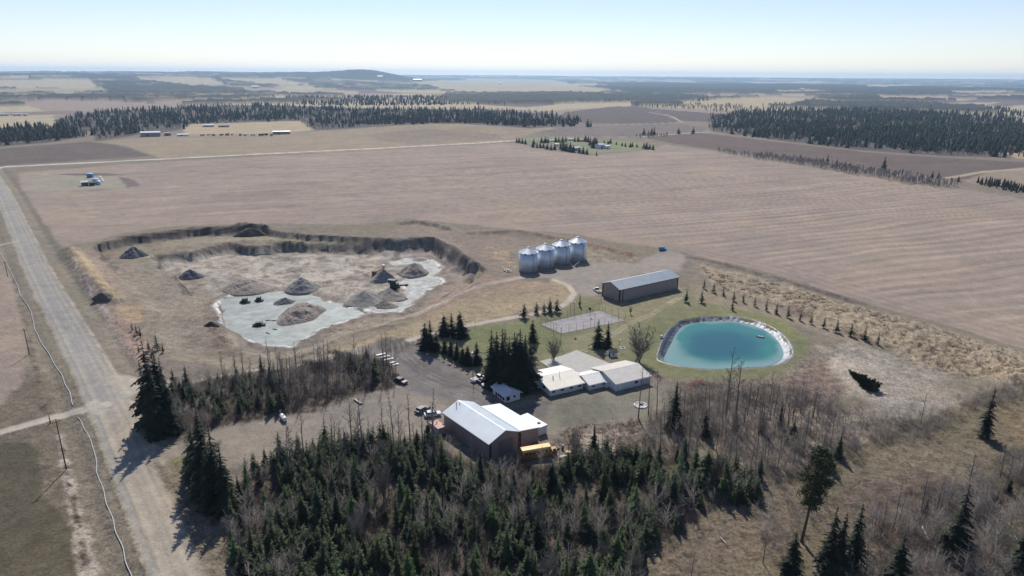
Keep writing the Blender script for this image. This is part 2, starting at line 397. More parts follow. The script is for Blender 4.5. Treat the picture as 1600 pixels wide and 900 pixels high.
# woods on the ground under the tree objects
WOODS = []
for pts, zc in (([(90,200),(85,187),(160,174),(330,166),(420,164),(600,171),(760,171),(880,181),(890,197),(830,201),(760,196),(690,193),(600,197),(490,204),(470,189),(300,194),(280,203),(150,221),(145,206)], 0),
            ([(-60,204),(0,201),(60,198),(130,206),(132,214),(60,224),(-60,236)], 1),
            ([(1112,182),(1200,173),(1350,172),(1500,178),(1560,190),(1640,196),(1640,243),(1560,246),(1480,244),(1340,234),(1200,217),(1108,205)], 2)):
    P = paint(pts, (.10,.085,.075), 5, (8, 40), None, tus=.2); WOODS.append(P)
line([(1012,175),(1050,182),(1066,191),(920,196)], 6, TAN, 2); line([(1066,191),(1110,192)], 8, TAN, 2)
line([(1000,214),(1090,207),(1110,206)], 10, TAN, 3)
paint([(1500,285),(1545,268),(1600,262),(1660,262),(1660,300),(1600,298)], (.25,.2,.15), 3, (6, 20)); paint([(1560,240),(1600,232),(1660,232),(1660,248),(1590,248)], STRAW, 4, (5, 20))
line([(1480,278),(1540,268),(1600,264)], 7, TAN, 2)

# -- the big field
MF = paint([(28,270),(200,256),(500,240),(780,224),(810,224),(860,236),(925,243),(1000,236),(1040,226),(1120,237),(1280,263),(1400,284),(1520,298),(1600,311),(1760,335),(1760,600),(1600,545),(1450,500),(1330,466),(1200,425),(1090,400),(1040,388),(960,378),(900,366),(800,358),(700,348),(640,341),(560,351),(480,350),(415,349),(370,349),(270,354),(190,364),(150,377),(100,386),(80,366),(33,292)], FIELD, 1.2, (2.5, 12), 'field', tus=.03)
idx = np.where(sdist(MF, TX, TY) > 0)[0]
x, y = TX[idx], TY[idx]
a2 = math.radians(23); along = x*math.cos(a2)+y*math.sin(a2); acr = -x*math.sin(a2)+y*math.cos(a2)+fbm(x/90, y/90, 2, 61)*9
st = np.sin(acr*2*math.pi/9.5+fbm(x/60, y/60, 2, 62)*1.2)*.12*ss(-200, 150, x) + fbm(acr/1.9, along/90, 3, 63)*.25+fbm(acr/7, along/220, 3, 64)*.13+fbm(x/90, y/90, 3, 65)*.07
edge = sdist(MF, x, y)
st = st+.10*np.exp(-((np.mod(acr, 27)-13)/.7)**2)*ss(-150, 50, x)
st = st*ss(4, 26, edge)+.03+np.sin(edge*2*math.pi/6.5+fbm(x/30, y/30, 2, 67))*.06*ss(34, 18, edge)*ss(420, 330, y)
TC[idx] *= (1+st)[:, None].astype(np.float32)
TC[idx] = TC[idx]*(1+(fbm(x/70, y/70, 3, 66)*.09)[:, None]*np.array([1.1, 1, .75], np.float32))
TZ[idx] += (np.sin(acr*2*math.pi/9.5)*.05*ss(-200, 150, x))
# wellsite clearing
paint([(30,290),(60,278),(120,274),(190,277),(215,285),(205,293),(120,297),(60,298)], (.27,.25,.19), 2, (3, 12), None, alpha=.8)
paint([(185,276),(212,281),(218,290),(200,293),(192,285)], (.16,.125,.11), 2, (2, 8)); paint([(80,272),(150,270),(200,273),(150,275)], (.14,.12,.105), 2, (2, 8))
# far farmstead yard
paint([(805,222),(850,225),(900,232),(920,240),(1000,235),(1030,232),(1000,222),(950,218),(880,214),(820,214)], (.20,.20,.12), 3, (4, 14), 'lawn')
paint([(920,236),(1000,232),(1000,222),(930,222)], (.2,.21,.105), 3, (4, 14))

# -- left of the road
paint([(-200,560),(150,590),(190,650),(240,740),(300,860),(340,960),(-200,960)], (.148,.12,.088), 6, (3, 12), None, alpha=.75, tus=.16)

paint([(-200,395),(8,416),(24,455),(36,505),(42,560),(36,600),(0,638),(-200,690)], FIELD, 1.5, (1.2, 9), 'field', tus=.06)
paint([(-200,700),(0,694),(40,690),(58,704),(62,745),(68,778),(100,796),(114,840),(134,905),(150,960),(-200,960)], (.10,.085,.058), .8, (1.2, 6), 'plowed_field', tus=.09)
paint([(88,680),(100,676),(112,740),(128,800),(150,870),(165,960),(130,960),(118,860),(104,780)], (.37,.32,.26), .8, (1.0, 3), None, tus=.25, alpha=.85)
line([(20,430),(44,520),(62,600),(70,640)], 1.6, (.13,.10,.08), .7, patchy=(3, -.3, .2), tus=.3)
line([(96,690),(104,735),(118,800),(134,880)], 1.2, (.13,.10,.075), .5, patchy=(3, -.2, .3), tus=.3)
# -- right verge of the road and grass plain
paint([(24,290),(60,352),(95,386),(120,430),(165,520),(185,580),(160,560),(120,470),(60,370),(20,300)], (.19,.165,.12), 1.5, (1.5, 8), None, tus=.1)
paint([(105,386),(150,384),(170,410),(205,450),(232,500),(235,560),(175,540),(150,470),(120,420)], (.255,.2,.155), 2, (2, 10), None, tus=.16)
# -- pit
paint(None, SAND, 1.5, (2.5, 9), 'gravel_pit', world=PIT_IN, tus=.10)
paint(None, (.22,.185,.135), 2, (2, 9), 'gravel_pit', world=PIT_OUT, alpha=.75, tus=.10)
paint([(235,400),(350,396),(450,398),(600,396),(660,392),(700,410),(690,440),(640,480),(560,490),(420,465),(345,465),(290,430),(240,415)], SAND, 3, (4, 10), None)
paint([(400,405),(560,398),(620,410),(560,450),(440,440),(380,430)], (.43,.38,.315), 4, (5, 12), None, alpha=.7)
paint(None, (.255,.215,.175), 3, (3, 6), None, world=PIT_IN, alpha=.6, patchy=(7, -.05, .3), tus=.2)
paint(None, (.20,.165,.14), 3, (3, 6), None, world=PIT_IN, alpha=.5, patchy=(3, .1, .4))
for o_ in (-9, -6.5, -1, 1.5, 5, 8): line(None, .8, (.24,.20,.165), .4, world=offs(WG([(430,425),(470,408),(540,402),(600,415),(560,440),(522,452),(516,466)]), o_), alpha=.55, wob=1.2)
paint(None, (.15,.12,.095), 2, (3, 6), None, world=PIT_OUT, alpha=.6, patchy=(5, .05, .35), tus=.3)
paint([(165,402),(235,410),(285,445),(330,480),(335,540),(300,560),(240,550),(225,480),(190,440)], (.255,.215,.17), 3, (4, 12), None, alpha=.55, tus=.2)
paint([(640,480),(700,465),(745,442),(720,430),(690,440)], (.30,.24,.19), 2, (3, 8), None, alpha=.8)
paint([(640,395),(676,385),(735,424),(700,440),(690,415)], (.33,.27,.23), 2, (3, 6), None, alpha=.7)
paint([(380,366),(460,371),(560,378),(560,384),(440,380),(360,378),(260,385),(250,376)], (.28,.25,.17), 1.5, (2, 8), None, alpha=.7)
paint([(340,480),(352,470),(362,464),(350,500),(352,530),(380,545),(340,545),(325,510)], (.17,.125,.10), 1.5, (3, 5), None, alpha=.8, tus=.5)
# grass banks south of the pit
paint([(440,580),(560,536),(650,503),(745,455),(815,440),(880,440),(893,470),(800,492),(700,516),(640,530),(560,545),(500,560)], (.30,.24,.155), 2, (3, 10), None, alpha=.9, tus=.12)
paint([(480,566),(560,533),(650,500),(700,505),(600,530),(560,548)], (.33,.27,.17), 2, (3, 10), None, alpha=.7)
paint([(700,440),(760,430),(800,436),(840,442),(870,440),(880,455),(780,465),(720,470),(660,500),(640,505),(660,480)], (.27,.20,.15), 2, (3, 7), None, alpha=.7)
paint([(640,350),(720,362),(800,370),(860,382),(815,400),(790,430),(756,420),(708,385),(676,372),(600,368)], (.235,.185,.145), 2, (3, 10), None, alpha=.85, tus=.13)
paint([(755,385),(800,390),(805,420),(785,425),(762,405)], (.36,.26,.16), 1.5, (3, 5), None, alpha=.8, patchy=(4, -.3, .3), tus=.3)
paint([(905,382),(940,385),(1000,405),(980,415),(925,412)], (.34,.28,.18), 2, (3, 6), None, alpha=.8, patchy=(5, -.4, .3), tus=.25)
# yard by the bins
paint([(815,432),(840,430),(920,410),(990,412),(1040,388),(1075,400),(1060,425),(1000,428),(935,445),(930,462),(905,465),(895,445),(860,436)], (.27,.235,.20), 2, (2, 8), 'driveway', tus=.04)
for pts, h, wd in (((630,345),0,0),): pass
DK = (.085,.07,.062)
line([(190,372),(300,361),(372,357),(412,358)], 6, DK, 1.5, patchy=(4, -.6, -.1)); line([(625,349),(650,347),(680,352),(700,358)], 4, DK, 1.5, patchy=(3, -.4, .2))
line([(735,365),(810,361),(870,371)], 3.5, (.12,.09,.08), 1.5, patchy=(4, -.4, .2)); line([(850,369),(900,375),(960,390),(985,398)], 7, (.19,.125,.10), 3, patchy=(4, -.5, .2), tus=.4)
line([(1078,402),(1150,418),(1240,443),(1345,475)], 4.5, (.135,.11,.095), 1.5, patchy=(5, -.7, 0.), tus=.45)
# orange straw berm
paint([(112,392),(130,394),(152,420),(172,448),(196,470),(178,468),(150,445),(128,420)], (.36,.28,.17), 1.2, (1.5, 4), None, tus=.15)
paint([(104,398),(116,402),(136,432),(160,462),(180,500),(205,545),(196,550),(160,490),(120,430)], (.36,.30,.27), 1.2, (1.5, 2), None, patchy=(1.5, -.3, .2), tus=.55)
paint([(180,476),(222,478),(224,505),(200,505),(184,492)], (.34,.25,.155), 1.2, (1.5, 4), None, tus=.2)
paint([(165,490),(205,505),(228,545),(222,575),(200,545)], (.31,.22,.17), 1.5, (1.5, 4), None, tus=.35)
# roads
RW = ROAD
line(None, 24, (.22,.19,.145), 2, world=RW, alpha=.5)
line(None, 10.2, (.29,.272,.24), .5, 'road', world=RW, tus=.015, wob=.5)
LB = W0([(186,640),(221,730),(266,830),(308,925)])
line(None, 9.4, (.35,.295,.225), .8, world=LB, alpha=.85)
for o_, c_, a_, w_ in ((-5.3, (.40,.345,.26), .8, .7), (5.3, (.37,.32,.24), .8, .7), (-2.9, (.38,.33,.265), .6, .8), (-2.2, (.17,.155,.13), .5, .4), (3.6, (.19,.165,.135), .6, .4), (2.9, (.40,.35,.28), .6, .8), (-1.1, (.40,.35,.29), .45, .6), (1.2, (.22,.205,.19), .5, .9), (-4.2, (.24,.2,.16), .5, .6), (-.2, (.24,.225,.205), .5, .6)):
    line(None, w_, c_, .35, world=offs(RW, o_), alpha=a_*.75, wob=.6, patchy=(30, -1.6, -.2))
line([(-70,275),(0,262),(200,251),(500,236),(700,226),(780,221),(810,219)], 8, (.52,.47,.41), 1.5, 'road'); line([(810,219),(900,214),(1000,214)], 4, TRACK, 1, 'road')
line([(-60,692),(0,676),(60,659),(110,645),(150,637),(165,632)], 3.6, (.42,.37,.30), .5, 'farm_track', tus=.02)
paint([(118,645),(140,628),(150,624),(170,640),(160,650)], (.40,.35,.28), .8, (.5, 3), 'farm_track')
line([(-30,386),(0,383),(26,378)], 3.5, (.36,.32,.26), .6, 'farm_track')
paint([(160,588),(172,584),(220,590),(236,600),(222,612),(200,622),(192,640),(180,620)], (.36,.32,.26), 1.2, (1, 5), 'driveway', tus=.02)
line([(225,600),(300,600),(345,591),(420,577),(500,561),(560,549),(600,540)], 5, (.31,.28,.235), 1, 'driveway', tus=.02)
paint([(212,716),(250,700),(300,684),(345,667),(440,651),(500,640),(560,618),(620,602),(700,622),(700,650),(660,680),(560,694),(480,702),(420,728),(370,722),(345,735),(300,715),(262,718),(236,728)], (.245,.21,.17), 1.5, (2, 7), 'driveway', tus=.04)
paint([(262,716),(300,702),(340,715),(330,760),(285,745),(262,728)], (.17,.15,.085), 1.5, (1.5, 6), 'ground', tus=.15)
YD = paint([(560,548),(590,532),(640,530),(662,540),(700,570),(745,596),(775,612),(765,640),(720,630),(680,622),(640,612),(625,600),(618,575),(590,556)], (.185,.165,.150), 1.5, (2, 7), 'driveway', tus=.05)
paint([(590,530),(640,528),(655,538),(620,552),(590,545)], (.10,.085,.08), 1.5, (2, 5), None, alpha=.8, tus=.12)
paint([(625,560),(660,560),(720,590),(750,610),(700,605),(650,590)], (.12,.105,.098), 1.5, (2, 5), None, alpha=.6)
for o_ in (-5, -3.3, -.8, .9, 3.5, 5.2):
    T = WG([(625,535),(632,556),(660,580),(700,598),(760,622)]); line(None, .5, (.26,.235,.21), .3, world=offs(T, o_), alpha=.5, wob=.8)
line([(640,531),(700,514),(760,503),(820,493),(868,483),(888,472),(897,458),(888,446),(866,438)], 3.2, (.41,.36,.29), .7, 'driveway', tus=.02)
line([(590,508),(640,494),(700,468),(760,444),(815,433)], 4.2, (.33,.28,.23), 1.2, 'farm_track'); line([(640,500),(700,475),(760,449),(815,437)], .8, (.18,.145,.12), .4, patchy=(8, -.5, .3))
for o_ in (-6, -2, 3): line(None, .7, (.22,.18,.15), .4, world=offs(WG([(520,470),(518,452),(540,438),(580,430)]), o_), alpha=.6)
paint([(236,716),(256,760),(300,850),(344,960),(420,960),(392,850),(330,775),(268,735)], (.175,.145,.105), 1, (1, 5), 'ground', tus=.16)
# lawn
LW = [(668,556),(690,530),(720,513),(820,499),(872,486),(897,470),(906,463),(932,466),(962,482),(1000,478),(1065,462),(1082,452),(1150,464),(1225,498),(1262,530),(1262,560),(1240,580),(1200,592),(1120,596),(1050,592),(1020,578),(962,566),(930,556),(900,548),(850,575),(830,560),(790,600),(752,590),(700,562)]
paint(LW, LAWN, 1.5, (2, 8), 'lawn', tus=.05)
paint([(700,525),(770,510),(835,500),(870,520),(880,535),(850,552),(790,560),(740,545)], GREEN, 2.5, (4, 9), None, alpha=.75)
paint([(1010,575),(1022,540),(1045,505),(1020,495),(990,540),(975,560)], GREEN, 2.5, (3, 9), None, alpha=.7)
paint([(1020,560),(1045,574),(1100,584),(1180,582),(1230,572),(1262,545),(1250,525),(1240,560),(1180,578),(1045,576)], GREEN, 2, (2, 8), None, alpha=.7)
paint([(1010,520),(1060,490),(1150,485),(1230,505),(1262,535),(1240,530),(1150,490),(1060,497)], (.17,.175,.075), 2.5, (3, 9), None, alpha=.7)
paint([(960,470),(1060,452),(1080,462),(1000,505),(960,530),(900,545),(890,530)], (.235,.21,.125), 3, (4, 9), None, alpha=.7)
paint([(1080,445),(1150,460),(1300,505),(1380,545),(1330,535),(1250,510),(1150,480),(1085,470)], (.26,.21,.15), 2, (3, 8), None, alpha=.8)
for o_ in (-.8, .8): line(None, .6, (.36,.31,.22), .3, world=offs(WG([(1062,465),(1020,490),(985,505),(930,540),(905,552)]), o_), alpha=.8)
CT = [(844.5,506),(877.5,521),(976.5,501),(936,485)]
CTW = WG(CT)
# house yard
paint([(858,622),(1000,602),(1040,600),(1050,625),(1000,650),(950,668),(900,690),(860,680),(835,650),(800,640),(815,625)], (.21,.19,.145), 2, (2, 8), None, tus=.05)
paint([(870,632),(940,622),(960,650),(920,672),(880,668)], (.125,.12,.085), 3, (3, 6), None, alpha=.6)
paint([(762,632),(800,640),(860,625),(850,660),(800,640)], (.16,.14,.12), 1.5, (1, 4), None)
paint([(880,672),(940,660),(1000,655),(1010,690),(990,715),(900,715),(862,700)], REDG, 2, (3, 5), None, tus=.28)
paint([(885,690),(930,672),(980,680),(975,705),(900,712)], (.36,.29,.23), 2, (3, 4), None, patchy=(3, -.4, .3), tus=.3)
# the rough land east
paint([(1240,575),(1262,555),(1290,540),(1330,540),(1335,600),(1300,640),(1330,690),(1240,690),(1080,640),(1050,600),(1120,600),(1200,596)], REDG, 3, (4, 8), None, tus=.25)
paint([(1235,590),(1300,555),(1330,560),(1310,610),(1260,640),(1230,620)], (.21,.14,.11), 2, (4, 4), None, alpha=.7, patchy=(4, -.4, .2), tus=.5)
paint([(1285,545),(1330,538),(1400,560),(1420,600),(1400,640),(1330,620),(1300,590)], PALE, 3, (5, 6), None, alpha=.85, patchy=(7, -.8, 0.), tus=.14)
paint([(1330,540),(1400,560),(1480,585),(1500,640),(1440,680),(1370,650),(1340,610)], (.31,.265,.215), 3, (5, 6), None, alpha=.7, tus=.2)
paint([(1300,650),(1340,635),(1370,655),(1340,700),(1280,690)], (.30,.25,.20), 3, (4, 5), None, alpha=.8, tus=.3)
paint([(1090,412),(1200,438),(1330,476),(1450,508),(1600,553),(1760,600),(1760,670),(1600,600),(1500,586),(1430,572),(1385,545),(1300,510),(1200,472),(1120,452)], (.31,.25,.175), 2, (3, 6), None, tus=.55)
paint([(1400,515),(1480,530),(1600,565),(1700,600),(1700,640),(1600,600),(1500,582),(1430,565),(1395,540)], (.34,.265,.175), 2, (3, 6), None, alpha=.8, tus=.75)
paint([(1260,505),(1330,520),(1420,560),(1380,545),(1300,515)], (.17,.125,.095), 1.5, (3, 4), None, patchy=(4, -.3, .3), tus=.8)
paint([(1180,470),(1240,480),(1300,500),(1250,495)], (.17,.125,.10), 1.5, (3, 4), None, patchy=(4, -.3, .3), tus=.8)
paint([(1340,700),(1420,660),(1540,620),(1700,590),(1700,960),(1000,960),(1000,850),(1060,830),(1110,800),(1190,780),(1250,740)], (.145,.118,.078), 3, (4, 7), None, tus=.22)
paint([(1330,720),(1420,690),(1540,700),(1500,760),(1400,750),(1330,760)], (.165,.135,.092), 3, (6, 8), None, alpha=.8)
paint([(1020,860),(1130,800),(1240,770),(1300,800),(1240,860),(1150,900),(1020,920)], (.155,.12,.088), 3, (6, 8), None, alpha=.8)
paint([(1330,770),(1440,740),(1560,760),(1560,900),(1350,900)], (.125,.093,.075), 3, (6, 8), None, alpha=.7)
paint([(1560,640),(1640,620),(1700,700),(1600,700)], (.21,.155,.09), 3, (4, 8), None, alpha=.8)
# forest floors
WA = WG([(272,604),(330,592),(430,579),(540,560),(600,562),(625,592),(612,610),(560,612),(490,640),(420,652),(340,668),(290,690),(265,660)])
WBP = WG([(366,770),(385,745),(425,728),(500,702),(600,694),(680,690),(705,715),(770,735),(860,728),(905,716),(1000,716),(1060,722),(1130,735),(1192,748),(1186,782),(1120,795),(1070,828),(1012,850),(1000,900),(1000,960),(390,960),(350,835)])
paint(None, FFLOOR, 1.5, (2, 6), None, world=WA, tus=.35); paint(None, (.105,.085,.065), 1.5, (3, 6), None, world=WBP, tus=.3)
# dark topsoil on the cliffs, with the faces' shade painted into its colour
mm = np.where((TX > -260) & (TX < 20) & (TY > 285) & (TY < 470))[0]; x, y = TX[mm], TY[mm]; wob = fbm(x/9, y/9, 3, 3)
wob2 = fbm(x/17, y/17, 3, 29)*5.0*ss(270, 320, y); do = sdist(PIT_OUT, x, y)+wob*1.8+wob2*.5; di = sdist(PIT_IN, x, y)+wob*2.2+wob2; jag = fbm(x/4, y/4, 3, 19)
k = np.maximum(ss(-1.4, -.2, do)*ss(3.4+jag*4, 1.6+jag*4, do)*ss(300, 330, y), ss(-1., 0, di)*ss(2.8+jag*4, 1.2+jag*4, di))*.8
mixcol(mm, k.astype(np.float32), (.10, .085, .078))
# ice rims and water bed
for Pn in (PA, PB):
    d = np.full(NV, -1e3); mm = (TX > Pn[:, 0].min()-8) & (TX < Pn[:, 0].max()+8) & (TY > Pn[:, 1].min()-8) & (TY < Pn[:, 1].max()+8)
    ii = np.where(mm)[0]; dd = sdist(Pn, TX[ii], TY[ii])+fbm(TX[ii]/9, TY[ii]/9, 3, 3)*2.6
    kw = np.exp(-((dd+3.4)/2.8)**2)*.7; mixcol(ii, kw.astype(np.float32), (.17, .14, .115))
    k = np.exp(-((dd+.6)/1.1)**2)*ss(-.25, .25, fbm(TX[ii]/5, TY[ii]/5, 3, 91))*.7
    mixcol(ii, k.astype(np.float32), (.85,.84,.82))
# general colour breakup
TC *= (1+.10*nA+.13*nB*ss(0, .3, TB/.3+.3)+.12*nC*ss(600, 150, TD))[:, None].astype(np.float32)
TC = TC*(1+(nA*.05)[:, None]*np.array([1, .2, -1], np.float32)); TC = np.clip(TC, .01, .85)
# small relief : clods, tussocks
fade = ss(900, 300, TD)
tus = np.maximum(fbm(TX/2.1, TY/2.1, 3, 81), -.15)+.15
spk = ss(.12, .45, fbm(TX/.9, TY/.9, 3, 83))*np.clip(TB/.3, 0, 1)*ss(500, 200, TD); TC *= (1-.42*spk)[:, None].astype(np.float32)
TZ += TB*fade*(tus*2.0+nC*.4+nB*.4)
tm = (TB > .3); TC[tm] *= (1-.45*ss(.25, .75, tus[tm]*1.3))[:, None].astype(np.float32) if False else 1
CANT = CAN*(11+5*fbm(TX/35, TY/35, 3, 85)+3*fbm(TX/12, TY/12, 2, 86)); TZ += CANT
dpn = sdist(POND, TX, TY) if False else None
mm = np.where((TX > 25) & (TX < 115) & (TY > 180) & (TY < 275))[0]; TZ[mm] -= .45*ss(.2, 1.2, sdist(POND, TX[mm], TY[mm]))
# court stays flat
dct = sdist(CTW, TX, TY); kk = ss(-2, .3, dct); TZ = TZ*(1-kk)+(-.1)*kk
nr, nc = A.shape
ii = (np.arange(nr-1)[:, None]*nc+np.arange(nc-1)[None, :]).ravel()
faces = np.stack([ii, ii+1, ii+nc+1, ii+nc], 1)[:, ::-1]
fz = TZN[ii]
co = np.stack([TX, TY, TZ], 1).astype(np.float32)
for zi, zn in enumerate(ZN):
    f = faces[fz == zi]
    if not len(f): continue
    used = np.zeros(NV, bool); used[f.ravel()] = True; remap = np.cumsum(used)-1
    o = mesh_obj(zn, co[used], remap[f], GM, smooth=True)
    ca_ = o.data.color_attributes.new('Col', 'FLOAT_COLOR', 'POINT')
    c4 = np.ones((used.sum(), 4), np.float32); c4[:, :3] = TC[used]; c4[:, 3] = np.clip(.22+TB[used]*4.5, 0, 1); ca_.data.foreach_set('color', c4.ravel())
    o['kind'] = 'stuff' if zn == 'far_wood' else 'structure'
    if zn == 'far_wood': tag(o, 'distant dark blue woods between pale farm fields towards the horizon', 'woods')

def sheet(name, P, z, m, sub=None):
    tri = tessellate_polygon([[Vector((p[0], p[1], 0)) for p in P]])
    fs = []
    for t in tri:
        a, b, c = t; n = (P[b][0]-P[a][0])*(P[c][1]-P[a][1])-(P[b][1]-P[a][1])*(P[c][0]-P[a][0])
        fs.append((a, b, c) if n > 0 else (a, c, b))
    return mesh_obj(name, [(p[0], p[1], z) for p in P], fs, m)
def expand(P, d):
    c = P.mean(0); out = []
    n = len(P); ar = np.dot(P[:, 0], np.roll(P[:, 1], -1))-np.dot(P[:, 1], np.roll(P[:, 0], -1)); sg = 1 if ar > 0 else -1
    for i in range(n):
        e = P[(i+1) % n]-P[i-1]; nn = np.array([e[1], -e[0]])*sg; out.append(P[i]+nn/np.linalg.norm(nn)*d)
    return np.array(out)
ice = mat('pit water', (.215,.24,.215), .5, 0, .35, .2, spec=.3)
sheet('pit_water', expand(PA, 2.6), ZW, ice)['kind'] = 'structure'
o = sheet('pit_water', expand(PB, 2.2), ZW, mat('pale ice', (.29,.29,.27), .7, 0, .4, .3, spec=.3)); o['kind'] = 'structure'

# ------------------------------------------------------------------ lined pond
def smooth_poly(P, n):
    P = np.asarray(P); m_ = len(P); out = []
    for k in range(n):
        t = k/n*m_; i = int(t); f = t-i
        p0, p1, p2, p3 = P[i-1], P[i % m_], P[(i+1) % m_], P[(i+2) % m_]
        out.append(.5*((2*p1)+(-p0+p2)*f+(2*p0-5*p1+4*p2-p3)*f*f+(-p0+3*p1-3*p2+p3)*f**3))
    return np.array(out)
RIM = smooth_poly(POND, 520)
_c = np.array([POND[0]]); _w = np.exp(-((RIM-_c)**2).sum(1)/9.)[:, None]; RIM = RIM*(1-_w*.0)
RIM = RIM[::2]; WZ = -.80
RCEN = RIM.mean(0)
def inset(d):
    q = RIM-RCEN; L_ = np.linalg.norm(q, axis=1)[:, None]; return RCEN+q*(L_-d)/L_
def ringmesh():
    prof = [(.75, -.35), (.55, .18), (.1, .30), (-.5, .12), (-1.2, -.25), (-2., -.65), (-2.9, -1.05), (-3.9, -1.5), (-5.4, -2.2)]
    v = []; n = len(RIM)
    for j, (o_, z) in enumerate(prof):
        R_ = inset(-o_)
        for i, p in enumerate(R_):
            wr = .08*math.sin(i*1.7+j*.6)+.08*random.uniform(-1, 1) if 2 < j < 8 else 0
            v.append((p[0], p[1], z+.10+wr))
    f = []
    for j in range(len(prof)-1):
        for i in range(n): f.append((j*n+i, j*n+(i+1) % n, (j+1)*n+(i+1) % n, (j+1)*n+i))
    return v, f
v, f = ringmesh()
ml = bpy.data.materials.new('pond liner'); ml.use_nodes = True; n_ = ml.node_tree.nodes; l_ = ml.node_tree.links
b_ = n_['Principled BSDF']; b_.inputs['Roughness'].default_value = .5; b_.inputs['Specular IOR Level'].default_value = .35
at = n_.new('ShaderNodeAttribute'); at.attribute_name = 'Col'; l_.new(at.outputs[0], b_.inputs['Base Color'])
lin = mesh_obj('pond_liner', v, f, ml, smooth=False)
tag(lin, 'wrinkled blue black and white plastic liner around the turquoise pond, sun glare painted pale on the right', 'pond liner')
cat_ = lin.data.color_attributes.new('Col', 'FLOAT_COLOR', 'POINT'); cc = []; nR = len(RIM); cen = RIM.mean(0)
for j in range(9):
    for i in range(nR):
        p = RIM[i]-cen; a_ = math.atan2(p[1], p[0]); pale = max(0, min(1, (math.cos(a_-.35)-.25)*2.2))  # pale side: sun glare on the right bank painted into the liner colour
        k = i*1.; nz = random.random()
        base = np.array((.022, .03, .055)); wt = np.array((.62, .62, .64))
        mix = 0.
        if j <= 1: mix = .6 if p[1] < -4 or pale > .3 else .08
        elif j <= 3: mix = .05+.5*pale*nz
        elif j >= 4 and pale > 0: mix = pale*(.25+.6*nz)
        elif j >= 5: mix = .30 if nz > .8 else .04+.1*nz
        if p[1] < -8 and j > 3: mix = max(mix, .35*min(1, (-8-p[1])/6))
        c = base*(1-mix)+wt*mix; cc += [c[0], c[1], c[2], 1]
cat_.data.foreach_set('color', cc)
# water, paler over the shallow edge
mw = bpy.data.materials.new('pond water'); mw.use_nodes = True; n_ = mw.node_tree.nodes; l_ = mw.node_tree.links
b_ = n_['Principled BSDF']; b_.inputs['Roughness'].default_value = .12; b_.inputs['Specular IOR Level'].default_value = .35
at = n_.new('ShaderNodeAttribute'); at.attribute_name = 'Col'; l_.new(at.outputs[0], b_.inputs['Base Color'])
tc = n_.new('ShaderNodeTexCoord'); no = n_.new('ShaderNodeTexNoise'); no.inputs['Scale'].default_value = 1.5; l_.new(tc.outputs['Object'], no.inputs[0])
bp = n_.new('ShaderNodeBump'); bp.inputs['Distance'].default_value = .02; l_.new(no.outputs[0], bp.inputs['Height']); l_.new(bp.outputs[0], b_.inputs['Normal'])
vv = []; ff = []; cols = []; NRg = 26
WR = inset(2.8)
for j in range(NRg+1):
    t = 1-(j/NRg); t = t**.8
    for i in range(0, nR, 2):
        p = cen+(WR[i]-cen)*t; vv.append((p[0], p[1], WZ))
        dn = (1-t)*20+fbm(np.array([p[0]/6]), np.array([p[1]/6]), 3, 5)[0]*1.6
        rel = p-cen; sside = max(0, min(1, (-rel[1]+1-.30*rel[0])/17))       # wide shallow shelf on the near side
        left = max(0, min(1, (-rel[0]-6)/12))*max(0, min(1, (6-rel[1])/10))
        sh = 1-ss(0., 2.2+sside*9.5+left*8, np.array(dn))
        deep = np.array((.022,.10,.115)); gr = np.array((.04,.18,.15)); pl = np.array((.27,.36,.33))
        k1 = 1-ss(2.5, 12+5*sside, np.array(dn))
        c = deep*(1-k1)+gr*k1; c = c*(1-sh*.65)+pl*sh*.65; cols += [c[0], c[1], c[2], 1]
nn = nR//2
for j in range(NRg):
    for i in range(nn): ff.append((j*nn+i, j*nn+(i+1) % nn, (j+1)*nn+(i+1) % nn, (j+1)*nn+i))
o = mesh_obj('pond_water', vv, ff, mw); o['kind'] = 'structure'; o.data.color_attributes.new('Col', 'FLOAT_COLOR', 'POINT').data.foreach_set('color', cols)
# ------------------------------------------------------------------ shared materials
M_TRUNK = mat('bark', (.10, .075, .06), .9, 0, .25, 4)
M_SPR = mat('spruce needles', (.017, .024, .012), .75, 0, .4, 1.2, objrand=.35, hue=.025, spec=.2)
M_SPR2 = mat('young needles', (.048, .064, .022), .8, 0, .45, 1.2, objrand=.6, hue=.045, spec=.2)
M_BARE = mat('bare bark', (.15, .13, .115), .9, 0, .25, 3, objrand=.25)
M_TWIG = mat('bare twigs', (.20, .175, .155), .9, 0, .2, 3, objrand=.25)
M_BRUSH = mat('brush', (.15, .125, .105), .95, 0, .35, .35)
M_FARSPR = mat('wood needles', (.032, .038, .026), .85, 0, .4, .06, spec=.1)
M_FARBARE = mat('wood twigs', (.21, .18, .17), .9, 0, .3, .05, spec=.1)
M_GLASS = mat('dark glass', (.02, .025, .03), .12, 0, .05, 2, spec=.6)
M_WHITE = mat('white paint', (.74, .74, .73), .5, 0, .05, .8)
M_SIDING = mat('white siding', (.66, .68, .70), .6, 0, .05, .8, stripes=('Z', 2.2, .12))
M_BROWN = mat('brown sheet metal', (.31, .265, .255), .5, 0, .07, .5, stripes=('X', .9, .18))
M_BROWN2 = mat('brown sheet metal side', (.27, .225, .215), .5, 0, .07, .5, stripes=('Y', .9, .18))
M_DTRIM = mat('dark brown trim', (.045, .025, .022), .5)
M_ROOFG = mat('grey metal roof', (.36, .40, .42), .45, .15, .06, .35, stripes=('X', .55, .14))
M_ROOFB = mat('pale blue metal roof', (.66, .70, .72), .42, .15, .06, .3, stripes=('Y', .55, .12))
M_ROOFW = mat('white metal roof', (.72, .74, .76), .45, .05, .04, .3, stripes=('Y', .55, .08))
M_ROOFT = mat('tan roof felt', (.80, .75, .63), .85, 0, .07, .5)
M_ROOFT2 = mat('pale roof felt', (.76, .73, .68), .85, 0, .07, .5)
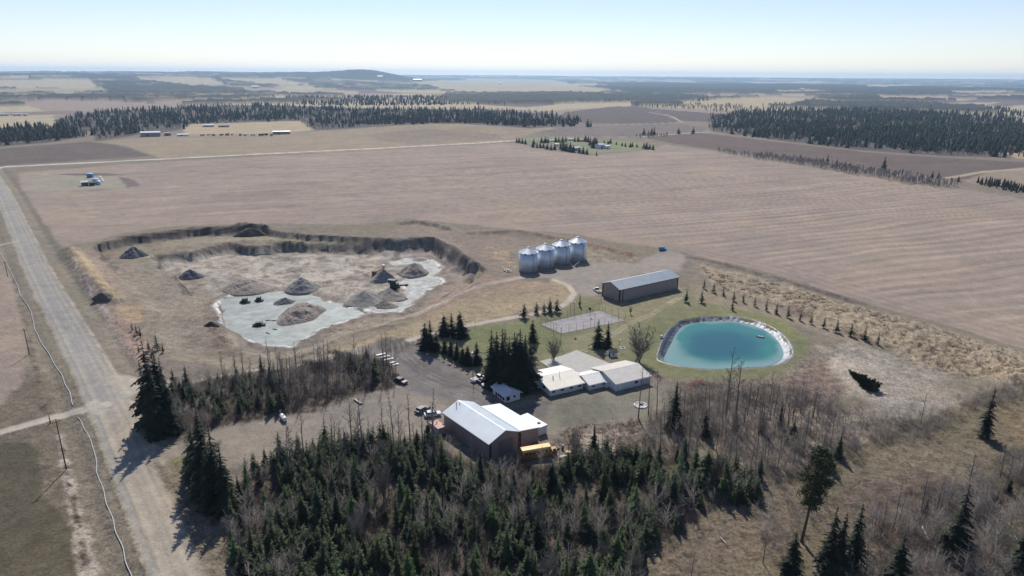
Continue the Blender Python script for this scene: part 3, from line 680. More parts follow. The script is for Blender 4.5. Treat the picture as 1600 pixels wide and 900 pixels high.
M_ROOFGY = mat('grey roof felt', (.55, .52, .47), .85, 0, .08, .5)
M_GALV = mat('galvanised steel', (.68, .75, .82), .42, .3, .12, .7, stripes=('Z', 3.2, .22))
M_GALVR = mat('galvanised roof', (.58, .62, .66), .34, .5, .10, .8)
M_CONC = mat('concrete', (.42, .40, .36), .9, 0, .08, .6)
M_BLACK = mat('black rubber', (.015, .015, .016), .7)
M_STEEL = mat('dark steel', (.09, .09, .095), .5, .5)
M_WOODP = mat('pole wood', (.085, .065, .05), .9)
M_RUST = mat('rusty steel', (.22, .10, .06), .7)
M_GREENM = mat('dark green machine', (.02, .045, .035), .5)
M_BLUE = mat('blue tank', (.06, .26, .42), .4)
M_YEL = mat('shade darkened bus yellow', (.42, .21, .05), .4, 0, .04)  # bus body yellow, darkened to paint in the shade below the roof
M_YEL2 = mat('orange yellow roof', (.80, .54, .20), .45, 0, .05)

# ------------------------------------------------------------------ trees
def spruce_mesh(seed, levels=26, nb=9, slim=.17, base=.05, segs=5, droop=.35):
    r = random.Random(seed); v = []; f = []
    for k in range(levels):
        z = base+(1-base)*(k/(levels))**.92; R_ = slim*(1-z)**.75*(1.0 if z > base+.06 else .75)+.006
        n = max(4, int(nb*(.55+.6*(1-z))))
        ph = r.uniform(0, 6.28)
        for b in range(n):
            if r.random() < .07: continue
            a = ph+6.283*b/n+r.uniform(-.3, .3); L = R_*r.uniform(.5, 1.25)*(1+.12*math.sin(a*2+seed)+.12*math.sin(k*.9+seed*2)); c, s = math.cos(a), math.sin(a)
            dz = r.uniform(-.012, .012)
            for j in range(segs):
                t0 = j/segs; t1 = (j+1.35)/segs
                w0 = (.32*(1-t0)**.8+.10)*L*r.uniform(.7, 1.2)
                z0 = z+dz-droop*L*t0**1.4+L*.05*math.sin(3*t0); z1 = z+dz-droop*L*t1**1.4-L*.03
                x0, y0 = c*L*t0, s*L*t0; x1, y1 = c*L*t1, s*L*t1
                for sg in (-1, 1):
                    i = len(v)
                    tipx = x0+c*w0*.9-s*sg*w0; tipy = y0+s*w0*.9+c*sg*w0
                    v += [(x0, y0, z0), (x1, y1, z1), (tipx, tipy, (z0+z1)/2-w0*r.uniform(.15, .5))]
                    f.append((i, i+1, i+2))
                i = len(v); wv = .08*L
                v += [(x0-s*wv, y0+c*wv, z0-.15*L*(1-t0)), (x0+s*wv, y0-c*wv, z0+.0), (x1, y1, z1-.05*L)]
                f.append((i, i+1, i+2))
    i = len(v); v += [(-.006, 0, .95), (.006, 0, .95), (0, 0, 1.0), (0, -.006, .95), (0, .006, .95)]; f += [(i, i+1, i+2), (i+3, i+4, i+2)]
    me = bpy.data.meshes.new('crown'); me.from_pydata(v, [], f); me.update(); return me
def trunk_mesh(h=.97, r0=.016, seed=0, top=.003):
    r = random.Random(seed); v = []; f = []; n = 6; K = 6
    for k in range(K+1):
        t = k/K; ox = r.uniform(-.004, .004); oy = r.uniform(-.004, .004)
        for i in range(n):
            a = 6.283*i/n; rr = r0*(1-t)+top*t; v.append((ox+rr*math.cos(a), oy+rr*math.sin(a), -.01+t*(h+.01)))
    for k in range(K):
        for i in range(n): f.append((k*n+i, k*n+(i+1) % n, (k+1)*n+(i+1) % n, (k+1)*n+i))
    me = bpy.data.meshes.new('trunk'); me.from_pydata(v, [], f); me.update(); return me
def sliver(v, f, a, b, w_):
    i = len(v); d = (b-a); u = d.orthogonal().normalized()*w_; q = d.cross(u).normalized()*w_
    v += [a+u, a-u*.5+q*.87, a-u*.5-q*.87, b]; f += [(i, i+1, i+3), (i+1, i+2, i+3), (i+2, i, i+3)]
def bare_meshes(seed, start=.35, spread=.16, nb=22, ntw=9, up=.8, wbr=.0048, wtw=.0026, multi=1):
    r = random.Random(seed); tv = []; tf = []; v = []; f = []
    for s_ in range(multi):
        lean = Vector((r.uniform(-.12, .12), r.uniform(-.12, .12), 0))*.35
        if multi > 1: la = s_*6.283/multi+r.uniform(-.4, .4); lean = Vector((math.cos(la), math.sin(la), 0))*r.uniform(.10, .26)
        pts = [Vector((0, 0, -.01))+lean*.1*s_]; K = 7
        for k in range(1, K+1): pts.append(Vector((r.uniform(-.006, .006), r.uniform(-.006, .006), k/K*.98))+lean*(k/K))
        rr0 = .0105 if multi == 1 else .007
        for k in range(K):
            i = len(tv); ra = rr0*(1-k/K)+.0018; rb = rr0*(1-(k+1)/K)+.0018
            for p, q in ((pts[k], ra), (pts[k+1], rb)):
                for j in range(5): tv.append((p.x+q*math.cos(j*1.2566), p.y+q*math.sin(j*1.2566), p.z))
            for j in range(5): tf.append((i+j, i+(j+1) % 5, i+5+(j+1) % 5, i+5+j))
        for b in range(nb):
            t = start+(1-start)*(b+r.random())/nb; k = min(K-1, int(t*K)); p = pts[k].lerp(pts[k+1], t*K-k)
            a = r.uniform(0, 6.283); L = spread*(1.25-t)*r.uniform(.6, 1.3); d = Vector((math.cos(a), math.sin(a), up*r.uniform(.6, 1.4)))
            mid = p+d.normalized()*L*.55; end = mid+(d+Vector((0, 0, .6))).normalized()*L*.5
            sliver(v, f, p, mid, wbr); sliver(v, f, mid, end, wbr*.6)
            for q in range(ntw):
                s0 = r.random(); o0 = p.lerp(mid, s0*2) if s0 < .5 else mid.lerp(end, s0*2-1)
                dd = Vector((math.cos(a)+r.uniform(-.9, .9), math.sin(a)+r.uniform(-.9, .9), up+r.uniform(-.5, .7))).normalized()
                sliver(v, f, o0, o0+dd*L*r.uniform(.2, .5), wtw)
    t_ = bpy.data.meshes.new('trunk'); t_.from_pydata(tv, [], tf); t_.update(); c_ = bpy.data.meshes.new('branches'); c_.from_pydata([tuple(p) for p in v], [], f); c_.update()
    return t_, c_
def kit(meshes_mats):
    for me, m in meshes_mats:
        if not me.materials: me.materials.append(m)
    return meshes_mats
SPR = [kit([(trunk_mesh(seed=i), M_TRUNK), (spruce_mesh(i, slim=s), M_SPR)]) for i, s in enumerate((.17, .15, .19, .13, .21))]
SPRF = [kit([(trunk_mesh(seed=20+i), M_TRUNK), (spruce_mesh(40+i, levels=18, nb=8, slim=s, base=.08, segs=3), M_SPR2)]) for i, s in enumerate((.15, .20, .12, .24))]
SAP = [kit([(trunk_mesh(seed=60+i), M_TRUNK), (spruce_mesh(60+i, levels=13, nb=7, slim=.19, base=.14, segs=3), M_SPR)]) for i in range(3)]
BARE = [kit(list(zip(bare_meshes(80+i, start=.25+.07*i, spread=.2), (M_BARE, M_TWIG)))) for i in range(4)]
POLEY = [kit(list(zip(bare_meshes(90+i, start=.5, spread=.13, nb=18, ntw=8), (M_BARE, M_TWIG)))) for i in range(3)]
WILLOW = [kit(list(zip(bare_meshes(100+i, start=.15, spread=.26, nb=26, ntw=20, up=1.5, wbr=.004, wtw=.0020, multi=7), (M_BARE, M_TWIG)))) for i in range(2)]
def plant(name, k, loc, h, label, cat, group=None, wid=1., rz=None, tilt=None, cn=('trunk', 'crown')):
    t = thing(name, label, cat, loc, random.uniform(0, 6.28) if rz is None else rz, group)
    t.scale = (h*wid, h*wid, h)
    if tilt: t.rotation_euler = tilt
    for (me, m), nm in zip(k, cn):
        o = bpy.data.objects.new(nm, me); COL.objects.link(o); o.parent = t
    return t
def loc3(p): return Vector((p[0], p[1], float(HF(p[0], p[1]))-.05))
def spruce_px(px, by, ty, label, group=None, kits=None, wid=1., name='spruce_tree'):
    l3 = g3(px, by); l3.z -= .05
    return plant(name, random.choice(kits or SPR), l3, hpx(px, by, ty), label, 'spruce tree', group, wid)

ORD = ['first', 'second', 'third', 'fourth', 'fifth', 'sixth', 'seventh', 'eighth', 'ninth', 'tenth', 'eleventh', 'twelfth', 'thirteenth', 'fourteenth', 'fifteenth']
g = 'young spruces planted in a row behind the pond'
row = [(1100,451,434),(1115,457,441),(1130,462,449),(1146,470,453),(1161,472,456),(1179,478,462),(1197,485,468),(1213,490,472),(1231,496,476),(1250,501,484),(1267,506,491),(1287,512,495),(1307,519,497),(1329,525,503),(1350,532,508),(1371,539,519)]
for i, (x, b, t) in enumerate(row):
    lab = 'young spruce in the row behind the pond, '+(ORD[i]+' from the shed end' if i < 15 else 'last one far from the shed')
    spruce_px(x, b+.5, t-1, lab, g, SAP, 1.25, 'young_spruce')
g = 'small spruces between the shed and the pond'
for (x, b, t), lab in zip([(1072,472,450),(1096,473,451),(1144,485,467)], ['small green spruce on the grass, closest to the brown shed corner', 'small green spruce on the grass, second from the brown shed corner', 'small spruce on the grass just above the far rim of the pond']):
    spruce_px(x, b, t, lab, g, SAP, 1.35, 'young_spruce')
g = 'spruces lining the lane by the sports court'
for i, (x, b, t) in enumerate([(819,497,472),(838,490,470),(850,489,471),(859,489,465),(870,488,465)]):
    spruce_px(x, b, t, 'spruce beside the court lane, '+['leftmost and set apart', 'second from the left', 'third and slimmest', 'fourth and tallest', 'rightmost of five'][i], g, SAP, 1.85, 'young_spruce')
spruce_px(906, 479, 457, 'lone little spruce on the lawn between the court and the shed', None, SAP, .8)
spruce_px(832, 535, 498, 'bushy spruce on the lawn just left of the court corner', None, SPR, 1.35)
spruce_px(934, 543, 498, 'broad dark spruce behind the patio, left of a pair', 'pair of dark spruces behind the patio', [SPR[0]], 1.5)
spruce_px(949, 543, 501, 'dark spruce behind the patio, right of a pair beside the playhouse', 'pair of dark spruces behind the patio', [SPR[1]], 1.45)
g = 'spruces along the yard drive'
for (x, b, t), lab in zip([(665,547,504),(673,549,500),(682,548,516),(694,525,491),(706,527,489),(719,527,487),(695,552,527),(704.5,557,526),(714,562,530),(723,568,541),(731,570,540),(745,570,533)],
    ['dark spruce at the upper left corner of the yard drive', 'tallest spruce at the corner of the yard drive', 'bushy spruce third from the drive corner', 'spruce behind the drive hedge, left of three on the lawn edge', 'spruce behind the drive hedge, middle of three on the lawn edge', 'broad spruce behind the drive hedge, right of three on the lawn edge',
     'spruce facing the drive, first after the corner clump', 'spruce facing the drive, second after the corner clump', 'spruce facing the drive, third after the corner clump', 'short spruce facing the drive, fourth after the corner clump', 'short bushy spruce facing the drive, fifth after the corner clump', 'pointed spruce facing the drive, beside the yard light pole']):
    spruce_px(x, b, t-1, lab, g, SPR, 1.75)
g = 'tall dark spruces clumped beside the white house'
names = ['at the left edge of the clump', 'second from the left in front', 'behind the white cottage roof', 'in the front centre of the clump', 'front right of centre', 'nearest the house wall', 'with the lowest skirt by the house', 'at the right edge against the tan roof', 'in the back row on the left', 'in the back row in the middle', 'in the back row on the right']
for (x, b, t), lab in zip([(768,599,514),(776,604,517),(785,607,512),(795,609,524),(803,610,518),(812,611,512),(819,610,528),(827,604,534),(789,597,513),(807,599,520),(820,596,522)], names):
    spruce_px(x, b, t, 'tall dark spruce '+lab, g, SPR, 1.35)
g = 'tall spruces at the road entrance'
for (x, b, t), lab in zip([(243,668,529),(258,672,541),(232,655,560),(265,668,556),(248,682,560),(270,680,585),(252,650,545)], ['tallest pointed spruce at the road entrance', 'second tallest spruce at the road entrance', 'leftmost spruce leaning over the entrance', 'right hand spruce of the entrance clump', 'front spruce with a wide skirt at the entrance', 'short spruce at the right foot of the entrance clump', 'rear spruce hidden in the entrance clump']):
    spruce_px(x, b, t, lab, g, SPR, .92)
g = 'small spruces on the berm above the entrance'
for (x, b, t), lab in zip([(207,517,500),(214,523,504),(220,527,507),(246,547,517),(255,551,533),(217,551,537),(233,549,528)], ['small spruce on the berm, furthest left', 'small spruce on the berm, middle of the left trio', 'small spruce on the berm, right of the left trio', 'pointed small spruce apart on bare ground above the entrance', 'small spruce beside the pointed one above the entrance', 'tiny reddish spruce low on the berm', 'slim spruce top just behind the entrance clump']):
    spruce_px(x, b, t, lab, g, SAP, 1.0)
g = 'big spruces south of the lower drive'
for (x, b, t), lab in zip([(325,775,640),(342,792,668),(310,760,662),(355,800,690),(330,800,700),(300,745,690)], ['biggest dark spruce south of the lower drive', 'spruce just right of the biggest south of the lower drive', 'spruce just left of the biggest south of the lower drive', 'spruce at the right foot of the big lower drive clump', 'front spruce of the big lower drive clump', 'shortest left spruce of the lower drive clump']):
    spruce_px(x, b, t, lab, g, SPR, 1.05)
spruce_px(1052, 672, 595, 'single tall spruce in the bare woods below the garage', None, [SPR[0]], 1.25)
spruce_px(1537, 684, 604, 'lone narrow spruce in the clearing on the right', None, [SPR[3]], 1.2)
for (x, b, t), lab in zip([(1234,905,828),(1290,905,790),(1330,890,785),(1307,898,800),(1395,930,832),(1490,868,755),(1446,800,778),(1588,900,815),(1575,770,745)],
   ['pointed spruce at the bottom edge below the tall pine', 'spruce at the bottom edge, left of the dark pair', 'spruce at the bottom edge, right of the dark pair', 'small spruce between the dark pair at the bottom edge', 'wide green spruce cut by the bottom edge on the right', 'tall thin spruce among bare trees lower right', 'small spruce in brush lower right', 'green spruce in the bottom right corner', 'small spruce near the right edge in brush']):
    spruce_px(x, b, t, lab, 'scattered spruces in the lower right brush', SPR, 1.25)
# leaning pine with a long bare stem
def pine_crown(seed):
    r = random.Random(seed); v = []; f = []
    for c in range(95):
        a = r.uniform(0, 6.28); z = r.uniform(.38, .97); R_ = .115*math.sin(math.pi*min(1, (1.02-z)/.66))**.6*r.uniform(.25, 1)
        cx, cy = R_*math.cos(a), R_*math.sin(a); s = r.uniform(.03, .06)
        for q in range(70):
            d = Vector((r.gauss(0, 1), r.gauss(0, 1), r.gauss(0, .7))); d.normalize(); p = Vector((cx, cy, z))+d*s*r.uniform(.4, 1.)
            t1 = Vector((r.gauss(0, 1), r.gauss(0, 1), r.gauss(0, 1))).normalized()*.012; t2 = d.cross(t1).normalized()*.006
            i = len(v); v += [p-t1, p+t1, p+t2*1.5]; f.append((i, i+1, i+2))
    me = bpy.data.meshes.new('crown'); me.from_pydata(v, [], f); me.update(); return me
PINE = kit([(trunk_mesh(.95, .014, 5), M_TRUNK), (pine_crown(4), mat('pine needles', (.05, .056, .022), .8, 0, .3, 1.5))])
plant('pine_tree', PINE, g3(1252, 848), hpx(1252, 848, 702)*1.02, 'tall pine with a long bare stem leaning right, lower right', 'pine tree', None, 1.15, tilt=(0, .07, 0))
# fallen spruce
p0 = g3(1364, 613); p1 = g3(1324, 581); dd_ = (p1-p0); L_ = dd_.length
t = plant('fallen_spruce', kit([(trunk_mesh(seed=500), M_TRUNK), (spruce_mesh(500, levels=40, nb=15, slim=.2, base=.02, segs=6, droop=.12), M_SPR2)]), p0+Vector((0, 0, .9)), L_, 'dark spruce lying felled on the pale rough ground', 'spruce tree', None, .8)
t.rotation_mode = 'QUATERNION'; t.rotation_quaternion = dd_.to_track_quat('Z', 'Y')

# woods of individual spruces
def scatter_spruce(P, n, dmin, hr, label, group, seed, kits, wid=(1., 1.4), avoid=()):
    pts = spaced(P, dmin, n, seed, avoid)
    for p in pts:
        l3 = loc3(p); plant('spruce_tree', random.choice(kits), l3, random.uniform(*hr), label, 'spruce tree', group, random.uniform(*wid))
    return len(pts)
SHOPA = W0([(672,655),(700,640),(860,668),(865,712),(770,735),(700,705)])
BUSA = W0([(800,695),(875,685),(882,711),(808,717)]); GAP = W0([(690,700),(780,728),(800,728),(892,722),(905,742),(800,752),(690,735)])
MIX = SPRF+SPRF+SPR[:4]
n1 = scatter_spruce(WBP, 170, 3.0, (4.0, 10.5), 'spruce in the dense foreground wood below the metal shop', 'spruces of the foreground wood', 5, MIX, (.95, 1.35), (SHOPA, BUSA, GAP))
WB2 = WG([(455,735),(520,712),(600,700),(680,697),(700,715),(600,740),(470,760)])
WAE = WG([(272,610),(330,596),(430,583),(455,600),(450,640),(420,650),(340,668),(290,690),(265,660)])
WAM = WG([(540,562),(585,560),(590,600),(545,604)])
n2 = scatter_spruce(WAE, 26, 2.6, (4, 8.5), 'spruce in the thicket between the lane and the lower drive', 'spruces of the thicket by the lower drive', 6, MIX, (1.15, 1.5))
n3 = scatter_spruce(WAM, 8, 2.4, (5, 8), 'spruce at the yard end of the thicket by the white sheets', 'spruces at the yard end of the thicket', 8, SPRF, (1.15, 1.5))
WG1 = WG([(1215,660),(1330,690),(1340,730),(1260,740),(1200,720),(1090,740),(1010,715),(1040,690)])
n4 = scatter_spruce(WG1, 9, 5, (4, 8), 'spruce among bare poplars left of the clearing', 'spruces among the bare poplars', 9, MIX, (1.1, 1.4))
# bare poplars
def scatter_bare(P, n, dmin, hr, label, group, seed, kits, wid=(.9, 1.2), name='bare_poplar', cat='bare tree'):
    for p in spaced(P, dmin, n, seed, (SHOPA, BUSA)):
        plant(name, random.choice(kits), loc3(p), random.uniform(*hr), label, cat, group, random.uniform(*wid), tilt=(random.uniform(-.04, .04), random.uniform(-.04, .04), random.uniform(0, 6.28)), cn=('trunk', 'branches'))
BA = WG([(330,600),(420,582),(540,562),(620,566),(620,600),(600,608),(540,612),(480,636),(420,640),(400,610)])
scatter_bare(BA, 75, 1.9, (7, 12.5), 'bare grey poplar in the thicket north of the lower drive', 'bare poplars of the thicket north of the lower drive', 11, BARE+POLEY)
BB = WG([(430,735),(520,708),(600,698),(700,690),(700,720),(600,735),(520,750),(440,765)])
scatter_bare(BB, 34, 2.2, (9, 16), 'tall bare poplar on the upper edge of the foreground wood', 'tall bare poplars on the edge of the foreground wood', 12, BARE+POLEY)
BC = WG([(1065,650),(1120,640),(1200,632),(1300,655),(1320,690),(1260,725),(1180,740),(1080,720),(1010,700),(1010,670)])
scatter_bare(BC, 95, 2.0, (5.5, 11.5), 'bare poplar in the leafless woods south of the pond', 'bare poplars south of the pond', 13, BARE+POLEY)
BD = WG([(1400,800),(1500,760),(1600,720),(1660,760),(1660,940),(1340,940),(1330,860)])
scatter_bare(BD, 34, 2.0, (5, 10), 'bare poplar in the tangled brush at the lower right', 'bare poplars at the lower right', 14, BARE+POLEY)
scatter_bare(WBP, 62, 2.6, (5, 10), 'bare poplar mixed among the foreground spruces', 'bare poplars among the foreground spruces', 15, BARE+BARE+WILLOW)
g = 'leafless trees around the house yard'
def bare_px(x, b, t, lab, kits=BARE, wid=1., grp=None, name='bare_poplar'):
    return plant(name, random.choice(kits), g3(x, b), hpx(x, b, t), lab, 'bare tree', grp, wid, cn=('trunk', 'branches'))
for (x, b, t), lab in zip([(997,655,566),(1013,648,570),(1026,650,575)], ['bare pole tree in front of the garage, left of three', 'bare pole tree in front of the garage, middle of three', 'bare pole tree in front of the garage, right of three']): bare_px(x, b, t, lab, POLEY, 1, g)
bare_px(998, 566, 512, 'broad leafless tree rising behind the garage roof', WILLOW, 1.6, g, 'bare_willow')
bare_px(865, 563, 530, 'low leafless tree by the patio above the tan roof', WILLOW, 1.7, g, 'bare_willow')
bare_px(1134, 655, 545, 'tall forked leafless tree overlapping the near pond rim', BARE, 1.1, None)
bare_px(1148, 660, 560, 'tall leafless tree just right of the forked one by the pond', BARE, 1.1, None)
bare_px(1437, 668, 612, 'lone leafless tree with a dark stem at the edge of the clearing', BARE, .9, None)
for (x, b, t), lab in zip([(1375,840,772),(1396,826,748),(1407,822,790),(1470,795,742),(1438,815,765)], ['slim leaning bare stem left of two in the clearing', 'taller leaning bare stem right of two in the clearing', 'short dead stem beside the two in the clearing', 'bare stem right of the clearing by a thin spruce', 'bare stem in the brush just below the clearing']): bare_px(x, b, t, lab, POLEY, .9, 'dead stems in the lower clearing')
bare_px(1192, 880, 830, 'leafless grey tree at the bottom of the brown clearing', BARE, 1.2); bare_px(1078, 915, 860, 'small leafless tree cut by the bottom edge in the brown clearing', BARE, 1.3)
bare_px(742, 512, 500, 'tiny leafless sapling on the lawn by the lane', BARE, 1.5); bare_px(985, 491, 479, 'small leafless sapling on the grass below the brown shed', WILLOW, 1., None)
bare_px(704, 535, 522, 'little bare sapling behind the drive spruces', BARE, 1.2)
# round bush beside the spruce clump
t = plant('round_bush', kit([(trunk_mesh(.4, .05, 3), M_TRUNK), (pine_crown(9), M_SPR)]), g3(832, 556)+Vector((0, 0, -1.2)), 5.2, 'rounded dark bush beside the tall spruce clump', 'bush', None, 2.6)

# brush and undergrowth that nobody could count
def brush(name, P, n, hr, m, seed, label, cat, dens=5, avoid=(), wd=.035):
    r = np.random.default_rng(seed); c = inpoly_pts(P, n, seed)
    if avoid:
        k = np.ones(len(c), bool)
        for Aq in avoid: k &= sdist(Aq, c[:, 0], c[:, 1]) < 0
        c = c[k]
    kz = fbm(c[:, 0]/7, c[:, 1]/7, 2, seed) > -.15; c = c[kz]; n = len(c)
    z = HF(c[:, 0], c[:, 1]); V_ = []; 
    h = r.uniform(hr[0], hr[1], n)
    for s_ in range(dens):
        a = r.uniform(0, 6.283, n); sp = r.uniform(.1, .55, n)*h; hh = h*r.uniform(.5, 1, n)
        bx = c[:, 0]+r.normal(0, .3, n); by = c[:, 1]+r.normal(0, .3, n); a2_ = a+r.uniform(1, 2, n)
        wq = wd*r.uniform(.5, 1.3, n)
        p0_ = np.stack([bx, by, z-.05], 1); p1_ = p0_+np.stack([wq*np.cos(a2_), wq*np.sin(a2_), 0*wq], 1); p3_ = p0_+np.stack([wq*np.cos(a2_+2), wq*np.sin(a2_+2), 0*wq], 1)
        p2_ = p0_+np.stack([sp*np.cos(a), sp*np.sin(a), hh], 1)
        V_.append(np.stack([p0_, p1_, p2_, p1_, p3_, p2_, p3_, p0_, p2_], 1))
    V_ = np.concatenate(V_).reshape(-1, 3); F_ = np.arange(len(V_)).reshape(-1, 3)
    o = mesh_obj(name, V_, F_, m); tag(o, label, cat, kind='stuff'); return o
WALL_AV = (SHOPA, BUSA)
brush('undergrowth', WBP, 15000, (.8, 4.2), M_BRUSH, 1, 'tangled grey brown undergrowth filling the foreground wood', 'undergrowth', 6, WALL_AV)
brush('undergrowth', WA, 5000, (.8, 3.4), M_BRUSH, 2, 'grey brown brush inside the thicket by the lower drive', 'undergrowth', 6)
brush('undergrowth', WG([(1065,600),(1200,600),(1300,620),(1345,680),(1330,740),(1200,760),(1060,735),(1000,712),(1010,660)]), 12000, (.4, 2.6), mat('thin brush', (.19, .16, .14), .95, 0, .3, .3), 3, 'thin brush under the bare poplars south of the pond', 'undergrowth', 5, wd=.018)
brush('undergrowth', WG([(1380,780),(1500,740),(1620,690),(1700,760),(1700,980),(1200,980),(1260,880)]), 11000, (.5, 3.2), MATS['thin brush'], 4, 'tangled brush covering the lower right corner', 'undergrowth', 5, wd=.018)
brush('shrub_belt', WG([(1340,665),(1370,640),(1440,660),(1480,640),(1560,608),(1640,585),(1700,575),(1700,600),(1580,625),(1500,652),(1440,690),(1370,700)]), 3600, (.4, 2.2), mat('grey shrubs', (.25, .21, .19), .95, 0, .3, .3), 5, 'belt of leafless grey shrubs above the clearing', 'shrubs', 5, wd=.02)
brush('tall_grass', WG([(1095,416),(1200,440),(1330,478),(1450,510),(1600,556),(1720,590),(1720,640),(1600,600),(1500,586),(1430,572),(1385,545),(1300,510),(1200,472),(1120,452)]), 9000, (.3, .9), mat('dry tall grass', (.31, .24, .16), .95, 0, .35, .4), 6, 'dry orange tussock grass between the pond spruces and the field', 'dry grass', 6, wd=.09)
brush('dead_grass', WG([(880,672),(940,660),(1000,655),(1010,690),(990,715),(900,715),(862,700)]), 1500, (.3, 1.0), mat('red dead grass', (.30, .21, .155), .95, 0, .35, .4), 7, 'reddish dead weeds behind the bus', 'dead weeds', 6, wd=.06)
brush('dead_grass', WG([(300,700),(345,690),(338,718),(300,728),(285,712)]), 260, (.5, 1.8), mat('purple brush', (.13, .085, .08), .95, 0, .35, .4), 8, 'purplish brush patch beside the lower drive', 'brush', 8)
brush('shrub_belt', WG([(470,562),(540,548),(600,556),(560,566),(480,580)]), 1500, (.8, 2.6), M_BRUSH, 9, 'bare grey twigs along the lane above the thicket', 'shrubs', 6)
brush('undergrowth', WG([(800,716),(870,708),(880,716),(868,728),(805,734)]), 420, (1., 2.6), M_BRUSH, 10, 'dark twiggy brush in front of the yellow bus and shop wall', 'undergrowth', 8)
# extra crowded young spruces past the counted ones
def forest(name, pts, hs, m, label, cat, tiers=5, nseg=6, slim=.2, seed=0, bare=False, kind='stuff'):
    r = np.random.default_rng(seed); NVAR = 8; tmpl = []
    for q in range(NVAR):
        v = []; f = []
        if bare:
            rr = random.Random(q+seed)
            for s_ in range(26):
                a = rr.uniform(0, 6.28); z0 = rr.uniform(.1, .5); z1 = rr.uniform(.55, 1.0); R_ = rr.uniform(.03, .2)*(1.15-z1*.6); i = len(v); w_ = .016
                v += [(.02*math.cos(a), .02*math.sin(a), z0), (R_*math.cos(a)+w_, R_*math.sin(a), z1), (R_*math.cos(a)-w_, R_*math.sin(a)+w_, z1-.06)]; f.append((i, i+1, i+2))
            i = len(v); v += [(-.012, 0, 0), (.012, 0, 0), (0, 0, .8), (0, -.012, 0), (0, .012, 0)]; f += [(i, i+1, i+2), (i+3, i+4, i+2)]
        else:
            rr = random.Random(q+seed)
            for k in range(tiers):
                z0 = .04+.86*k/tiers; z1 = min(1, z0+.86/tiers*2.0); R_ = slim*(1-z0)**.8
                i = len(v); v.append((0, 0, z1))
                for s_ in range(nseg):
                    a = 6.283*(s_+rr.uniform(-.25, .25))/nseg; q_ = R_*rr.uniform(.5, 1.35); v.append((q_*math.cos(a), q_*math.sin(a), z0-rr.uniform(0, .07)))
                for s_ in range(nseg):
                    f.append((i, i+1+s_, i+1+(s_+1) % nseg))
        tmpl.append((np.array(v), np.array(f)))
    VV, FF = [], []; base = 0; zz = HF(pts[:, 0], pts[:, 1]); var = r.integers(0, NVAR, len(pts)); an = r.uniform(0, 6.283, len(pts)); wq = r.uniform(.8, 1.3, len(pts))
    for q in range(NVAR):
        k = np.where(var == q)[0]
        if not len(k): continue
        v, f = tmpl[q]; c, s = np.cos(an[k])[:, None], np.sin(an[k])[:, None]; H_ = hs[k][:, None]; W_ = H_*wq[k][:, None]
        X = (v[None, :, 0]*c-v[None, :, 1]*s)*W_+pts[k, 0][:, None]; Y = (v[None, :, 0]*s+v[None, :, 1]*c)*W_+pts[k, 1][:, None]; Z = v[None, :, 2]*H_+zz[k][:, None]-.1
        VV.append(np.stack([X, Y, Z], 2).reshape(-1, 3)); FF.append((f[None]+(np.arange(len(k))*len(v))[:, None, None]).reshape(-1, 3)+base); base += len(k)*len(v)
    o = mesh_obj(name, np.concatenate(VV), np.concatenate(FF), m)
    if label: tag(o, label, cat, kind=kind)
    return o
r_ = np.random.default_rng(3)
pu = inpoly_pts(WBP, 2600, 77); pu = pu[fbm(pu[:, 0]/9, pu[:, 1]/9, 3, 12) > -.12]; pu = pu[(sdist(GAP, pu[:, 0], pu[:, 1]) < 0) & (sdist(SHOPA, pu[:, 0], pu[:, 1]) < -1.5) & (sdist(BUSA, pu[:, 0], pu[:, 1]) < -1)]
sv_ = SPRF[0][1][0]
def dense_young(name, pts, hlo, hhi, label, seed, m):
    """merge copies of the detailed young spruce crowns"""
    r = np.random.default_rng(seed); VV = []; FF = []; base = 0
    zz = HF(pts[:, 0], pts[:, 1])
    src = []
    for k_ in range(2):
        me = spruce_mesh(200+k_, levels=12, nb=6, slim=.2, base=.08, segs=2)
        v = np.zeros(len(me.vertices)*3); me.vertices.foreach_get('co', v); f = np.arange(len(me.vertices)//3*3)
        v = v.reshape(-1, 3); n3_ = (len(v)-5)//3*3; src.append(v[:n3_])
    for i, p in enumerate(pts):
        v = src[i % 2]; a = r.uniform(0, 6.28); h = r.uniform(hlo, hhi); w_ = h*r.uniform(1., 1.5); c, s = math.cos(a), math.sin(a)
        VV.append(np.stack([(v[:, 0]*c-v[:, 1]*s)*w_+p[0], (v[:, 0]*s+v[:, 1]*c)*w_+p[1], v[:, 2]*h+zz[i]-.1], 1))
    VV = np.concatenate(VV); o = mesh_obj(name, VV, np.arange(len(VV)).reshape(-1, 3), m); tag(o, label, 'young spruces', kind='stuff'); return o
dense_young('young_spruce_growth', pu, 1.8, 7.2, 'crowded young spruces filling gaps in the foreground wood', 1, mat('young growth needles', (.042, .057, .021), .8, 0, .5, .25))
pu2 = inpoly_pts(WAE, 110, 78); dense_young('young_spruce_growth', pu2, 2, 5.5, 'crowded young spruces filling the thicket by the lower drive', 2, MATS['young growth needles'])

